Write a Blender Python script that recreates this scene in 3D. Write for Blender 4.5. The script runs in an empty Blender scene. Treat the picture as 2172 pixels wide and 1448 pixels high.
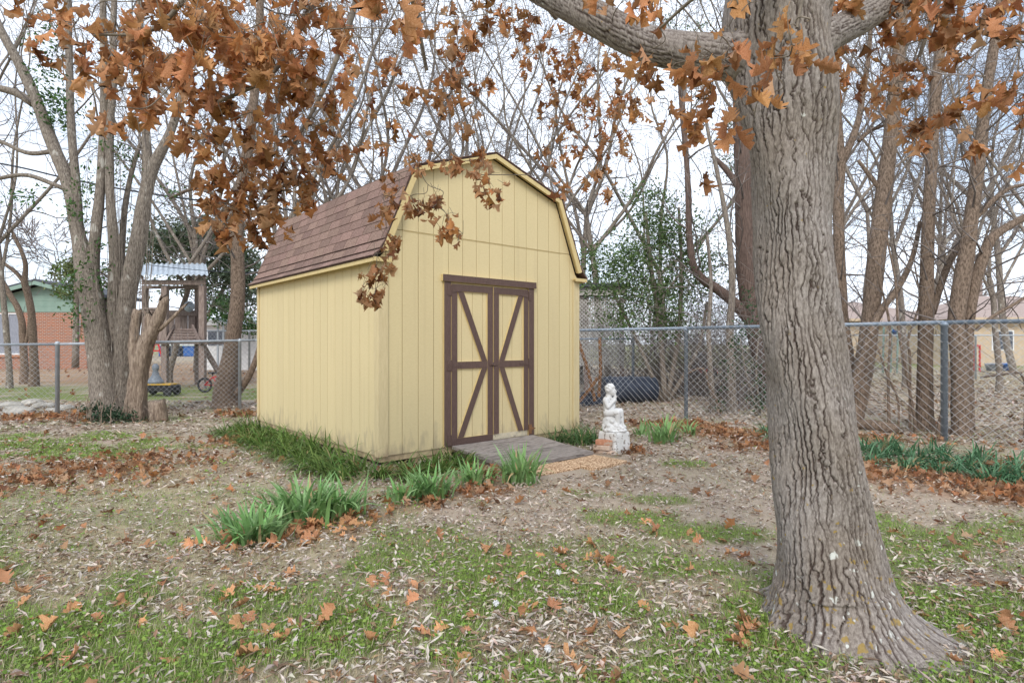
import bpy, math, random
import numpy as np
from mathutils import Vector, Matrix

# ------------------------------------------------------------------ camera, sky, sun, exposure
scene = bpy.context.scene
COL = scene.collection
R = math.radians
FPX, HOR, CAMZ = 1232.0, 728.7, 1.31          # focal length and horizon in pixels of the 2172 px wide photograph
cd = bpy.data.cameras.new('camera'); cam = bpy.data.objects.new('camera', cd); COL.objects.link(cam)
cam.location = (0, 0, CAMZ); cam.rotation_euler = (R(90), 0, 0)
cd.sensor_width = 36; cd.lens = FPX / 2172 * 36; cd.shift_y = (HOR - 724) / 2172
cd.clip_start = 0.05; cd.clip_end = 2000
scene.camera = cam

SUN_AZ, SUN_EL = math.atan2(-0.97, -0.12), R(40)     # direction towards the sun in the ground plane, and its height
world = bpy.data.worlds.new('World'); scene.world = world; world.use_nodes = True
wn, wl = world.node_tree.nodes, world.node_tree.links
wn.clear()
w_out = wn.new('ShaderNodeOutputWorld'); w_bg = wn.new('ShaderNodeBackground')
w_sky = wn.new('ShaderNodeTexSky'); w_sky.sky_type = 'NISHITA'; w_sky.sun_disc = False
w_sky.sun_elevation = SUN_EL; w_sky.sun_rotation = math.pi / 2 - SUN_AZ
w_tc = wn.new('ShaderNodeTexCoord'); w_mp = wn.new('ShaderNodeMapping'); w_mp.inputs['Scale'].default_value = (1.0, 1.0, 2.2)
w_nz = wn.new('ShaderNodeTexNoise'); w_nz.inputs['Scale'].default_value = 2.3; w_nz.inputs['Detail'].default_value = 6
w_rp = wn.new('ShaderNodeMapRange'); w_rp.inputs['From Min'].default_value = .30; w_rp.inputs['From Max'].default_value = .52
w_rp.inputs['To Min'].default_value = .34; w_rp.inputs['To Max'].default_value = 1.0
w_mx = wn.new('ShaderNodeMix'); w_mx.data_type = 'RGBA'
w_mx.inputs[7].default_value = (7.4, 8.1, 9.2, 1)      # bright overcast cloud
wl.new(w_tc.outputs['Generated'], w_mp.inputs[0]); wl.new(w_mp.outputs[0], w_nz.inputs['Vector'])
wl.new(w_nz.outputs['Fac'], w_rp.inputs['Value']); wl.new(w_rp.outputs[0], w_mx.inputs[0])
wl.new(w_sky.outputs[0], w_mx.inputs[6]); wl.new(w_mx.outputs[2], w_bg.inputs['Color'])
w_bg.inputs['Strength'].default_value = 0.10
wl.new(w_bg.outputs[0], w_out.inputs['Surface'])

sd = bpy.data.lights.new('sun', 'SUN'); sd.energy = 1.35; sd.angle = R(22); sd.color = (1, .95, .88)
sun = bpy.data.objects.new('sun', sd); COL.objects.link(sun)
sun.rotation_euler = Vector((math.cos(SUN_AZ) * math.cos(SUN_EL), math.sin(SUN_AZ) * math.cos(SUN_EL), math.sin(SUN_EL))).to_track_quat('Z', 'Y').to_euler()
scene.view_settings.view_transform = 'Standard'; scene.view_settings.look = 'None'
scene.view_settings.gamma = 1; scene.view_settings.use_curve_mapping = False
scene.view_settings.exposure = 0.80
scene.cycles.max_bounces = 8; scene.cycles.transparent_max_bounces = 8

rng = random.Random(7)
nr = np.random.default_rng(11)

# ------------------------------------------------------------------ helpers
def at(px, py, Y):                       # a point of the photograph at depth Y
    return np.array([(px - 1086) / FPX * Y, Y, CAMZ + (HOR - py) / FPX * Y])
def gp(px, py):                          # where that sight line meets the ground
    Y = CAMZ * FPX / (py - HOR)
    return np.array([(px - 1086) / FPX * Y, Y, 0.0])
def hsh(ix, iy, s=0):
    n = (ix.astype(np.int64) * 374761393 + iy.astype(np.int64) * 668265263 + s * 974711) & 0x7fffffff
    n = ((n ^ (n >> 13)) * 1274126177) & 0x7fffffff
    n = ((n ^ (n >> 16)) * 668265263) & 0x7fffffff
    return ((n ^ (n >> 15)) & 0xffff) / 65535.0
def vnoise(x, y, s=0):
    x = np.asarray(x, float); y = np.asarray(y, float)
    ix = np.floor(x); iy = np.floor(y); fx = x - ix; fy = y - iy
    fx = fx * fx * (3 - 2 * fx); fy = fy * fy * (3 - 2 * fy)
    a = hsh(ix, iy, s); b = hsh(ix + 1, iy, s); c = hsh(ix, iy + 1, s); d = hsh(ix + 1, iy + 1, s)
    return (a + (b - a) * fx) * (1 - fy) + (c + (d - c) * fx) * fy
def fbm(x, y, s=0, o=4):
    v, a, t = 0, 1.0, 0
    for i in range(o):
        v = v + a * vnoise(x * 2 ** i, y * 2 ** i, s + i); t += a; a *= .5
    return v / t
def ground_z(x, y):
    return (fbm(np.asarray(x) * .9, np.asarray(y) * .9, 3, 3) - .5) * .05

def tag(o, label=None, cat=None, group=None, kind=None):
    if label: o['label'] = label
    if cat: o['category'] = cat
    if group: o['group'] = group
    if kind: o['kind'] = kind
    return o
def thing(name, label, cat, loc=(0, 0, 0), rotz=0, group=None):
    o = bpy.data.objects.new(name, None); COL.objects.link(o); o.empty_display_size = .2
    o.location = [float(c) for c in list(loc)[:3]]; o.rotation_euler = (0, 0, rotz)
    return tag(o, label, cat, group)
def link(name, me, parent=None, M=None):
    o = bpy.data.objects.new(name, me); COL.objects.link(o)
    if parent: o.parent = parent
    if M is not None: o.matrix_local = M
    return o
def np_mesh(name, V, F, mats, cols=None, smooth=True, attrs=None, mi=None):
    """mesh from arrays; F is (n,3) or (n,4), or a list of index lists"""
    me = bpy.data.meshes.new(name)
    V = np.asarray(V, np.float32)
    if isinstance(F, np.ndarray):
        k = F.shape[1]; n = F.shape[0]
        me.vertices.add(len(V)); me.vertices.foreach_set('co', V.ravel())
        me.loops.add(n * k); me.loops.foreach_set('vertex_index', F.astype(np.int32).ravel())
        me.polygons.add(n); me.polygons.foreach_set('loop_start', np.arange(0, n * k, k, dtype=np.int32))
        try: me.polygons.foreach_set('loop_total', np.full(n, k, dtype=np.int32))
        except Exception: pass
    else:
        me.from_pydata([tuple(map(float, v)) for v in V], [], F)
    for m in (mats if isinstance(mats, (list, tuple)) else [mats]): me.materials.append(m)
    if mi is not None: me.polygons.foreach_set('material_index', np.asarray(mi, np.int32))
    if cols is not None:
        a = me.color_attributes.new('Col', 'FLOAT_COLOR', 'POINT')
        c = np.ones((len(V), 4), np.float32); c[:, :3] = cols
        a.data.foreach_set('color', c.ravel())
    for k_, v_ in (attrs or {}).items():
        a = me.attributes.new(k_, 'FLOAT', 'POINT'); a.data.foreach_set('value', np.asarray(v_, np.float32))
    me.polygons.foreach_set('use_smooth', np.full(len(me.polygons), bool(smooth)))
    me.update(calc_edges=True); me.validate()
    return me

class MB:                                # collects simple shapes into ONE mesh
    def __init__(s): s.v = []; s.f = []; s.m = []
    def add(s, vs, fs, mi=0):
        b = len(s.v); s.v += [tuple(map(float, p)) for p in vs]; s.f += [[b + i for i in f] for f in fs]
        s.m += (mi if isinstance(mi, list) else [mi] * len(fs))
    def box(s, x0, x1, y0, y1, z0, z1, mi=0, bev=0.0):
        if bev <= 0:
            v = [(x, y, z) for z in (z0, z1) for y in (y0, y1) for x in (x0, x1)]
            s.add(v, [(0, 2, 3, 1), (4, 5, 7, 6), (0, 1, 5, 4), (2, 6, 7, 3), (0, 4, 6, 2), (1, 3, 7, 5)], mi); return
        # chamfered along all edges
        v, idx = [], {}
        for i, (sx, X) in enumerate(((1, x0), (-1, x1))):
            for j, (sy, Yv) in enumerate(((1, y0), (-1, y1))):
                for k, (sz, Z) in enumerate(((1, z0), (-1, z1))):
                    for ax in range(3):
                        p = [X + sx * bev, Yv + sy * bev, Z + sz * bev]; p[ax] = (X, Yv, Z)[ax]
                        idx[i, j, k, ax] = len(v); v.append(p)
        f = []
        def q(*a): f.append([idx[t] for t in a])
        for i in (0, 1): q((i,0,0,0),(i,0,1,0),(i,1,1,0),(i,1,0,0)); q((0,i,0,1),(1,i,0,1),(1,i,1,1),(0,i,1,1)); q((0,0,i,2),(0,1,i,2),(1,1,i,2),(1,0,i,2))
        for i in (0, 1):
            for j in (0, 1):
                q((i,j,0,0),(i,j,1,0),(i,j,1,1),(i,j,0,1)); q((i,0,j,0),(i,1,j,0),(i,1,j,2),(i,0,j,2)); q((0,i,j,1),(1,i,j,1),(1,i,j,2),(0,i,j,2))
                for k in (0, 1): f.append([idx[i,j,k,0], idx[i,j,k,1], idx[i,j,k,2]])
        s.add(v, f, mi)
    def obox(s, c, ax, ay, az, mi=0):    # box from a centre and three half-axis vectors
        c, ax, ay, az = (np.asarray(t, float) for t in (c, ax, ay, az))
        v = [c + i * ax + j * ay + k * az for k in (-1, 1) for j in (-1, 1) for i in (-1, 1)]
        s.add(v, [(0, 2, 3, 1), (4, 5, 7, 6), (0, 1, 5, 4), (2, 6, 7, 3), (0, 4, 6, 2), (1, 3, 7, 5)], mi)
    def bar(s, a, b, w, h, up=(0, 0, 1), mi=0):
        a, b = np.asarray(a, float), np.asarray(b, float); d = b - a; L = np.linalg.norm(d); d /= L
        sd_ = np.cross(d, up); sd_ /= max(np.linalg.norm(sd_), 1e-6); u = np.cross(sd_, d)
        s.obox((a + b) / 2, d * L / 2, sd_ * w / 2, u * h / 2, mi)
    def prism(s, poly, y0, y1, mi_front=0, mi_side=0):    # polygon in (x,z) extruded along y; front is y0
        n = len(poly)
        v = [(x, y0, z) for x, z in poly] + [(x, y1, z) for x, z in poly]
        f = [list(range(n)), list(range(2 * n - 1, n - 1, -1))] + [[i, n + i, n + (i + 1) % n, (i + 1) % n] for i in range(n)]
        s.add(v, f, [mi_front, mi_side] + [mi_side] * n)
    def tube(s, pts, rad, n=8, mi=0, cap=True):
        V, F = tube_arr(pts, rad, n, cap); s.add(V, F, mi)
    def lathe(s, prof, c=(0, 0, 0), n=16, mi=0, axis=None):
        M = np.eye(3) if axis is None else np.array(Vector((0, 0, 1)).rotation_difference(Vector(axis)).to_matrix())
        v = [np.asarray(c) + M @ np.array([r * math.cos(2 * math.pi * i / n), r * math.sin(2 * math.pi * i / n), z]) for r, z in prof for i in range(n)]
        f = [[j * n + i, j * n + (i + 1) % n, (j + 1) * n + (i + 1) % n, (j + 1) * n + i] for j in range(len(prof) - 1) for i in range(n)]
        f += [list(range(n - 1, -1, -1)), [(len(prof) - 1) * n + i for i in range(n)]]
        s.add(v, f, mi)
    def build(s, name, mats, parent=None, off=None, smooth=False, M=None):
        V = np.array(s.v, float)
        if off is not None: V = V - np.array(off)
        me = np_mesh(name, V, s.f, mats, smooth=smooth, mi=s.m)
        return link(name, me, parent, M)

def frames(P):
    P = np.asarray(P, float); T = np.gradient(P, axis=0); T /= np.maximum(np.linalg.norm(T, axis=1)[:, None], 1e-9)
    ref = np.array([1., 0, 0]) if abs(T[0][0]) < .8 else np.array([0, 1., 0])
    N = np.zeros_like(P); n = ref - T[0] * (ref @ T[0]); N[0] = n / np.linalg.norm(n)
    for i in range(1, len(P)):
        n = N[i - 1] - T[i] * (N[i - 1] @ T[i]); N[i] = n / max(np.linalg.norm(n), 1e-9)
    return T, N, np.cross(T, N)
def tube_arr(pts, rad, n=8, cap=True):
    P = np.asarray(pts, float); rad = np.broadcast_to(np.asarray(rad, float), (len(P),))
    T, N, B = frames(P); a = np.arange(n) * 2 * math.pi / n
    V = (P[:, None] + rad[:, None, None] * (np.cos(a)[None, :, None] * N[:, None] + np.sin(a)[None, :, None] * B[:, None])).reshape(-1, 3)
    F = [[j * n + i, j * n + (i + 1) % n, (j + 1) * n + (i + 1) % n, (j + 1) * n + i] for j in range(len(P) - 1) for i in range(n)]
    if cap: F += [list(range(n - 1, -1, -1)), [(len(P) - 1) * n + i for i in range(n)]]
    return V, F
def spline(A, m):                        # Catmull-Rom through rows of A
    A = np.asarray(A, float); E = np.vstack([2 * A[0] - A[1], A, 2 * A[-1] - A[-2]])
    out = []
    for i in range(1, len(E) - 2):
        p0, p1, p2, p3 = E[i - 1:i + 3]
        for t in np.linspace(0, 1, m, endpoint=False):
            out.append(.5 * (2 * p1 + (p2 - p0) * t + (2 * p0 - 5 * p1 + 4 * p2 - p3) * t * t + (3 * p1 - p0 - 3 * p2 + p3) * t ** 3))
    out.append(A[-1]); return np.array(out)
def seg_mesh(name, segs, k, mats, off=(0, 0, 0)):     # many thin tapered prisms, for twigs and wires
    S = np.asarray(segs, float); P0, P1, r0, r1 = S[:, :3] - off, S[:, 3:6] - off, S[:, 6], S[:, 7]
    D = P1 - P0; D /= np.maximum(np.linalg.norm(D, axis=1)[:, None], 1e-9)
    ref = np.where(np.abs(D[:, 2:3]) < .9, np.array([[0, 0, 1.]]), np.array([[1., 0, 0]]))
    N = np.cross(D, ref); N /= np.linalg.norm(N, axis=1)[:, None]; B = np.cross(D, N)
    a = np.arange(k) * 2 * math.pi / k
    ring = np.cos(a)[None, :, None] * N[:, None] + np.sin(a)[None, :, None] * B[:, None]
    V = np.concatenate([P0[:, None] + ring * r0[:, None, None], P1[:, None] + ring * r1[:, None, None]], axis=1).reshape(-1, 3)
    base = (np.arange(len(S)) * 2 * k)[:, None]; i = np.arange(k)
    F = np.stack([base + i, base + (i + 1) % k, base + k + (i + 1) % k, base + k + i], axis=2).reshape(-1, 4)
    return np_mesh(name, V, F, mats)

# ------------------------------------------------------------------ materials
def new_mat(name):
    m = bpy.data.materials.new(name); m.use_nodes = True
    return m, m.node_tree.nodes, m.node_tree.links, m.node_tree.nodes['Principled BSDF']
def lin(r, g, b):                        # 0-255 display colour to linear
    f = lambda c: c / 255 / 12.92 if c <= 10 else ((c / 255 + .055) / 1.055) ** 2.4
    return (f(r), f(g), f(b), 1)
def mk(name, c1, c2, scale=6, rough=.85, bump=.3, dist=.01, stretch=(1, 1, 1), col=False, rand=0, spots=None, metallic=0, spec=.3, lo=.35, hi=.65, detail=6, transl=0):
    """colour wanders between c1 and c2 with noise; optional point colours, per-object variation, shaped spots"""
    m, n, l, b = new_mat(name)
    tc = n.new('ShaderNodeTexCoord'); mp = n.new('ShaderNodeMapping'); mp.inputs['Scale'].default_value = stretch
    nz = n.new('ShaderNodeTexNoise'); nz.inputs['Scale'].default_value = scale; nz.inputs['Detail'].default_value = detail; nz.inputs['Roughness'].default_value = .65
    l.new(tc.outputs['Object'], mp.inputs[0]); l.new(mp.outputs[0], nz.inputs['Vector'])
    mr = n.new('ShaderNodeMapRange'); mr.inputs['From Min'].default_value = lo; mr.inputs['From Max'].default_value = hi
    l.new(nz.outputs['Fac'], mr.inputs['Value'])
    mx = n.new('ShaderNodeMix'); mx.data_type = 'RGBA'; mx.inputs[6].default_value = c1; mx.inputs[7].default_value = c2
    l.new(mr.outputs[0], mx.inputs[0]); out = mx.outputs[2]
    if col:
        at_ = n.new('ShaderNodeAttribute'); at_.attribute_name = 'Col'
        mu = n.new('ShaderNodeMix'); mu.data_type = 'RGBA'; mu.blend_type = 'MULTIPLY'; mu.inputs[0].default_value = 1
        l.new(at_.outputs['Color'], mu.inputs[6]); l.new(out, mu.inputs[7]); out = mu.outputs[2]
    if spots:
        sc_, thr, wid, sc, sstretch = spots
        mp2 = n.new('ShaderNodeMapping'); mp2.inputs['Scale'].default_value = sstretch; l.new(tc.outputs['Object'], mp2.inputs[0])
        n2 = n.new('ShaderNodeTexNoise'); n2.inputs['Scale'].default_value = sc; n2.inputs['Detail'].default_value = 5; l.new(mp2.outputs[0], n2.inputs['Vector'])
        r2 = n.new('ShaderNodeMapRange'); r2.inputs['From Min'].default_value = thr; r2.inputs['From Max'].default_value = thr + wid; l.new(n2.outputs['Fac'], r2.inputs['Value'])
        m2 = n.new('ShaderNodeMix'); m2.data_type = 'RGBA'; m2.inputs[7].default_value = sc_; l.new(r2.outputs[0], m2.inputs[0]); l.new(out, m2.inputs[6]); out = m2.outputs[2]
    if rand:
        oi = n.new('ShaderNodeObjectInfo'); hs = n.new('ShaderNodeHueSaturation')
        a = n.new('ShaderNodeMapRange'); a.inputs['To Min'].default_value = 1 - rand; a.inputs['To Max'].default_value = 1 + rand
        l.new(oi.outputs['Random'], a.inputs['Value']); l.new(a.outputs[0], hs.inputs['Value'])
        w = n.new('ShaderNodeMath'); w.operation = 'MULTIPLY'; w.inputs[1].default_value = 7.13; l.new(oi.outputs['Random'], w.inputs[0])
        w2 = n.new('ShaderNodeMath'); w2.operation = 'FRACT'; l.new(w.outputs[0], w2.inputs[0])
        a2 = n.new('ShaderNodeMapRange'); a2.inputs['To Min'].default_value = .5 - rand * .03; a2.inputs['To Max'].default_value = .5 + rand * .03
        l.new(w2.outputs[0], a2.inputs['Value']); l.new(a2.outputs[0], hs.inputs['Hue'])
        l.new(out, hs.inputs['Color']); out = hs.outputs[0]
    l.new(out, b.inputs['Base Color'])
    b.inputs['Roughness'].default_value = rough; b.inputs['Metallic'].default_value = metallic; b.inputs['Specular IOR Level'].default_value = spec
    if bump:
        bp = n.new('ShaderNodeBump'); bp.inputs['Strength'].default_value = bump; bp.inputs['Distance'].default_value = dist
        l.new(nz.outputs['Fac'], bp.inputs['Height']); l.new(bp.outputs[0], b.inputs['Normal'])
    if transl:
        tr = n.new('ShaderNodeBsdfTranslucent'); ms = n.new('ShaderNodeMixShader'); ms.inputs[0].default_value = transl
        l.new(out, tr.inputs['Color']); l.new(b.outputs[0], ms.inputs[1]); l.new(tr.outputs[0], ms.inputs[2])
        l.new(ms.outputs[0], n['Material Output'].inputs['Surface'])
    return m

M = {}
M['yellow'] = mk('yellow_siding_paint', (.60, .49, .272, 1), (.66, .545, .31, 1), 5, .7, .35, .004, (9, 9, 60), rand=.025)
M['yellow_trim'] = mk('yellow_trim_paint', (.56, .43, .20, 1), (.63, .50, .25, 1), 7, .65, .2, .003, (6, 6, 1))
M['yellow_worn'] = mk('yellow_worn_paint', (.55, .445, .25, 1), (.62, .51, .30, 1), 7, .7, .3, .003, (6, 6, 1), spots=((.22, .15, .10, 1), .70, .02, 7, (7, 7, 1)))
M['primer'] = mk('weathered_bare_panel', (.50, .44, .33, 1), (.62, .54, .38, 1), 8, .85, .3, .003, (4, 4, 2), spots=((.24, .20, .16, 1), .62, .03, 14, (2, 2, 2)))
M['brown'] = mk('brown_trim_paint', (.088, .053, .043, 1), (.125, .078, .064, 1), 6, .6, .35, .003, (10, 10, 2), rand=.06, spots=((.22, .15, .12, 1), .68, .02, 30, (3, 3, 1)))
M['dark'] = mk('dark_underside', (.03, .025, .02, 1), (.06, .05, .04, 1), 8)
M['shingle'] = mk('asphalt_shingle', (.155, .096, .076, 1), (.26, .172, .140, 1), 60, .95, .5, .004, (1, 1, 1), rand=.21, spots=((.075, .042, .042, 1), .60, .10, 2.6, (.5, 3, .25)), detail=3)
M['shingle_edge'] = mk('shingle_dark_edge', (.06, .035, .03, 1), (.10, .06, .05, 1), 30, .95)
M['grey_wood'] = mk('weathered_grey_plank', (.17, .145, .13, 1), (.36, .32, .29, 1), 5, .85, .6, .004, (1.2, 12, 12), rand=.18, spots=((.09, .075, .065, 1), .60, .04, 9, (.8, 9, 9)))
M['old_wood'] = mk('old_brown_grey_wood', (.15, .11, .095, 1), (.30, .235, .205, 1), 6, .85, .5, .004, (8, 8, 1), rand=.15)
M['pebble'] = mk('pebble_paver', (.24, .13, .065, 1), (.66, .47, .31, 1), 55, .9, 1, .01, lo=.42, hi=.58, detail=2, rand=.06)
M['statue'] = mk('painted_plaster', (.56, .555, .54, 1), (.68, .675, .665, 1), 8, .6, .3, .006, spots=((.30, .28, .25, 1), .60, .07, 15, (1, 1, 1)))
M['pedestal'] = mk('flaking_pedestal', (.56, .55, .52, 1), (.67, .66, .64, 1), 8, .7, .4, .006, spots=((.27, .24, .21, 1), .57, .05, 22, (1, 1, 1)))
M['red_brick'] = mk('red_brick', (.36, .16, .09, 1), (.50, .25, .155, 1), 18, .95, .9, .006, spots=((.40, .31, .24, 1), .56, .06, 16, (1, 1, 1)))
M['pale_brick'] = mk('pale_brick', (.42, .30, .22, 1), (.62, .48, .38, 1), 14, .9, .5, .006, rand=.1, spots=((.25, .17, .12, 1), .6, .05, 20, (1, 1, 1)))
M['galv'] = mk('galvanised_steel', (.34, .38, .42, 1), (.46, .50, .54, 1), 10, .5, .1, .002, metallic=.2, spec=.5)
M['galv_blue'] = mk('weathered_blue_grey_rail', (.16, .20, .25, 1), (.27, .32, .38, 1), 12, .5, .1, .002, (2, 2, 2), metallic=.3, spec=.5)
M['wire'] = mk('galvanised_wire', (.42, .43, .44, 1), (.58, .59, .60, 1), 20, .5, 0, metallic=.3, spec=.5)
M['bark_grey'] = mk('grey_tree_bark', (.105, .083, .066, 1), (.35, .30, .25, 1), 15, .95, 1, .025, (4, 4, .9), spots=((.45, .42, .37, 1), .62, .06, 7, (1, 1, .5)))
M['bark_brown'] = mk('brown_tree_bark', (.095, .066, .047, 1), (.27, .20, .15, 1), 17, .95, 1, .02, (3, 3, 1.1), lo=.38, hi=.6)
M['bark_red'] = mk('reddish_cedar_bark', (.075, .05, .04, 1), (.20, .14, .115, 1), 10, .95, .9, .02, (6, 6, .7))
M['twig'] = mk('bare_twig', (.12, .10, .092, 1), (.25, .215, .195, 1), 3, .9, 0)
M['twig_far'] = mk('far_bare_twig', (.16, .135, .13, 1), (.28, .24, .225, 1), 1, .9, 0)
M['twig_oak'] = mk('oak_twig', (.11, .09, .07, 1), (.24, .20, .155, 1), 20, .8, 0)
M['dead_wood'] = mk('rotten_pale_wood', (.12, .082, .06, 1), (.35, .275, .21, 1), 9, .95, .9, .02, (4, 4, .8))
M['oak_leaf'] = mk('dry_oak_leaf', (.40, .17, .060, 1), (.60, .315, .15, 1), 25, .6, .3, .004, rand=.34, transl=.40, spec=.25)
M['fallen_leaf'] = mk('fallen_oak_leaf', (.40, .175, .075, 1), (.60, .335, .18, 1), 18, .7, .4, .004, rand=.30, transl=.15, spec=.2)
M['oak_leaf_mass'] = mk('dry_oak_leaf_mass', (.8, .8, .8, 1), (1, 1, 1, 1), 25, .55, .3, .004, col=True, transl=.40, spec=.25)
M['litter'] = mk('dead_leaf_litter', (.75, .75, .75, 1), (1, 1, 1, 1), 40, .9, 0, col=True)
M['grass'] = mk('grass_blade', (.8, .8, .8, 1), (1, 1, 1, 1), 30, .6, 0, col=True, transl=.25)
M['green_leaf'] = mk('evergreen_leaf', (.8, .8, .8, 1), (1, 1, 1, 1), 30, .5, 0, col=True, transl=.2)
M['house_brick'] = None
M['green_board'] = mk('sage_green_board', (.20, .30, .25, 1), (.25, .35, .295, 1), 2, .7, .1)
M['white'] = mk('white_paint', (.70, .71, .72, 1), (.80, .80, .80, 1), 4, .5, .05)
M['roof_dark'] = mk('dark_shingle_roof', (.05, .055, .065, 1), (.10, .105, .12, 1), 12, .9, .3)
M['roof_tan'] = mk('tan_shingle_roof', (.30, .23, .20, 1), (.40, .32, .29, 1), 9, .9, .3)
M['tan_wall'] = mk('tan_wall', (.50, .39, .27, 1), (.58, .46, .33, 1), 3, .8, .1)
M['glass'] = mk('window_glass', (.04, .05, .07, 1), (.10, .11, .14, 1), 2, .08, 0, spec=.6)
M['curtain'] = mk('pale_curtain', (.16, .17, .21, 1), (.36, .38, .43, 1), 14, .9, .4, .01, (8, 1, .3))
M['tin'] = mk('corrugated_tin', (.36, .42, .48, 1), (.50, .56, .62, 1), 5, .4, .05, metallic=.2, spec=.5)
M['barrel'] = mk('dark_blue_plastic', (.020, .027, .042, 1), (.045, .055, .08, 1), 5, .45, .1)
M['blue'] = mk('blue_plastic', (.03, .10, .30, 1), (.05, .15, .42, 1), 5, .4, .05)
M['red'] = mk('red_plastic', (.45, .02, .025, 1), (.60, .035, .04, 1), 5, .4, .05)
M['black'] = mk('black_rubber', (.015, .015, .016, 1), (.035, .035, .037, 1), 8, .6, .1)
M['ochre'] = mk('yellow_plastic', (.45, .27, .04, 1), (.55, .34, .06, 1), 6, .5, .1)
M['slate'] = mk('slate_grey_plastic', (.14, .16, .19, 1), (.22, .25, .29, 1), 6, .5, .1)
M['rust'] = mk('rusty_pipe', (.10, .055, .03, 1), (.26, .13, .06, 1), 12, .9, .4)
M['rock'] = mk('pale_rock', (.30, .28, .24, 1), (.50, .47, .42, 1), 5, .95, .8, .03)
M['lattice'] = mk('old_lattice_wood', (.34, .32, .30, 1), (.50, .48, .45, 1), 6, .9, .2)
M['cable'] = mk('black_cable', (.02, .025, .035, 1), (.04, .045, .06, 1), 5, .6, 0)

def splash(m, top, colr, amt):
    # rain-splash dirt on the boards, patchy and only near the ground
    n, l = m.node_tree.nodes, m.node_tree.links; b = n['Principled BSDF']; src = b.inputs['Base Color'].links[0].from_socket
    tc = n.new('ShaderNodeTexCoord'); sp = n.new('ShaderNodeSeparateXYZ'); l.new(tc.outputs['Object'], sp.inputs[0])
    nz = n.new('ShaderNodeTexNoise'); nz.inputs['Scale'].default_value = 6; nz.inputs['Detail'].default_value = 7; mp = n.new('ShaderNodeMapping'); mp.inputs['Scale'].default_value = (2, 2, .7); l.new(tc.outputs['Object'], mp.inputs[0]); l.new(mp.outputs[0], nz.inputs['Vector'])
    g = n.new('ShaderNodeMapRange'); g.inputs['From Min'].default_value = top; g.inputs['From Max'].default_value = .08; g.inputs['To Min'].default_value = -.28; g.inputs['To Max'].default_value = .16; l.new(sp.outputs['Z'], g.inputs['Value'])
    ad = n.new('ShaderNodeMath'); ad.operation = 'ADD'; l.new(nz.outputs['Fac'], ad.inputs[0]); l.new(g.outputs[0], ad.inputs[1])
    mr = n.new('ShaderNodeMapRange'); mr.inputs['From Min'].default_value = .46; mr.inputs['From Max'].default_value = .72; mr.inputs['To Max'].default_value = amt; l.new(ad.outputs[0], mr.inputs['Value'])
    st = n.new('ShaderNodeTexNoise'); st.inputs['Scale'].default_value = 5; st.inputs['Detail'].default_value = 5; m3 = n.new('ShaderNodeMapping'); m3.inputs['Scale'].default_value = (3, 3, .12); l.new(tc.outputs['Object'], m3.inputs[0]); l.new(m3.outputs[0], st.inputs['Vector'])
    r3 = n.new('ShaderNodeMapRange'); r3.inputs['From Min'].default_value = .56; r3.inputs['From Max'].default_value = .75; r3.inputs['To Max'].default_value = .28; l.new(st.outputs['Fac'], r3.inputs['Value'])
    mx0 = n.new('ShaderNodeMix'); mx0.data_type = 'RGBA'; mx0.inputs[7].default_value = (.47, .37, .21, 1); l.new(r3.outputs[0], mx0.inputs[0]); l.new(src, mx0.inputs[6])
    mx = n.new('ShaderNodeMix'); mx.data_type = 'RGBA'; mx.inputs[7].default_value = colr; l.new(mr.outputs[0], mx.inputs[0]); l.new(mx0.outputs[2], mx.inputs[6]); l.new(mx.outputs[2], b.inputs['Base Color'])
splash(M['yellow'], .55, (.36, .29, .19, 1), .7); splash(M['yellow_worn'], .45, (.30, .22, .14, 1), .8)
def brick_mat():
    m, n, l, b = new_mat('orange_red_brickwork')
    tc = n.new('ShaderNodeTexCoord'); mp = n.new('ShaderNodeMapping'); mp.inputs['Rotation'].default_value = (R(90), 0, 0)
    bt = n.new('ShaderNodeTexBrick'); bt.inputs['Scale'].default_value = 1
    for k, v in (('Brick Width', .22), ('Row Height', .078), ('Mortar Size', .010), ('Bias', -.2)): bt.inputs[k].default_value = v
    bt.inputs['Color1'].default_value = (.36, .125, .06, 1); bt.inputs['Color2'].default_value = (.24, .12, .085, 1); bt.inputs['Mortar'].default_value = (.42, .36, .31, 1)
    l.new(tc.outputs['Object'], mp.inputs[0]); l.new(mp.outputs[0], bt.inputs['Vector']); l.new(bt.outputs['Color'], b.inputs['Base Color'])
    bp = n.new('ShaderNodeBump'); bp.inputs['Strength'].default_value = .6; bp.inputs['Distance'].default_value = .01; bp.invert = True
    l.new(bt.outputs['Fac'], bp.inputs['Height']); l.new(bp.outputs[0], b.inputs['Normal']); b.inputs['Roughness'].default_value = .9
    return m
M['house_brick'] = brick_mat()

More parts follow.
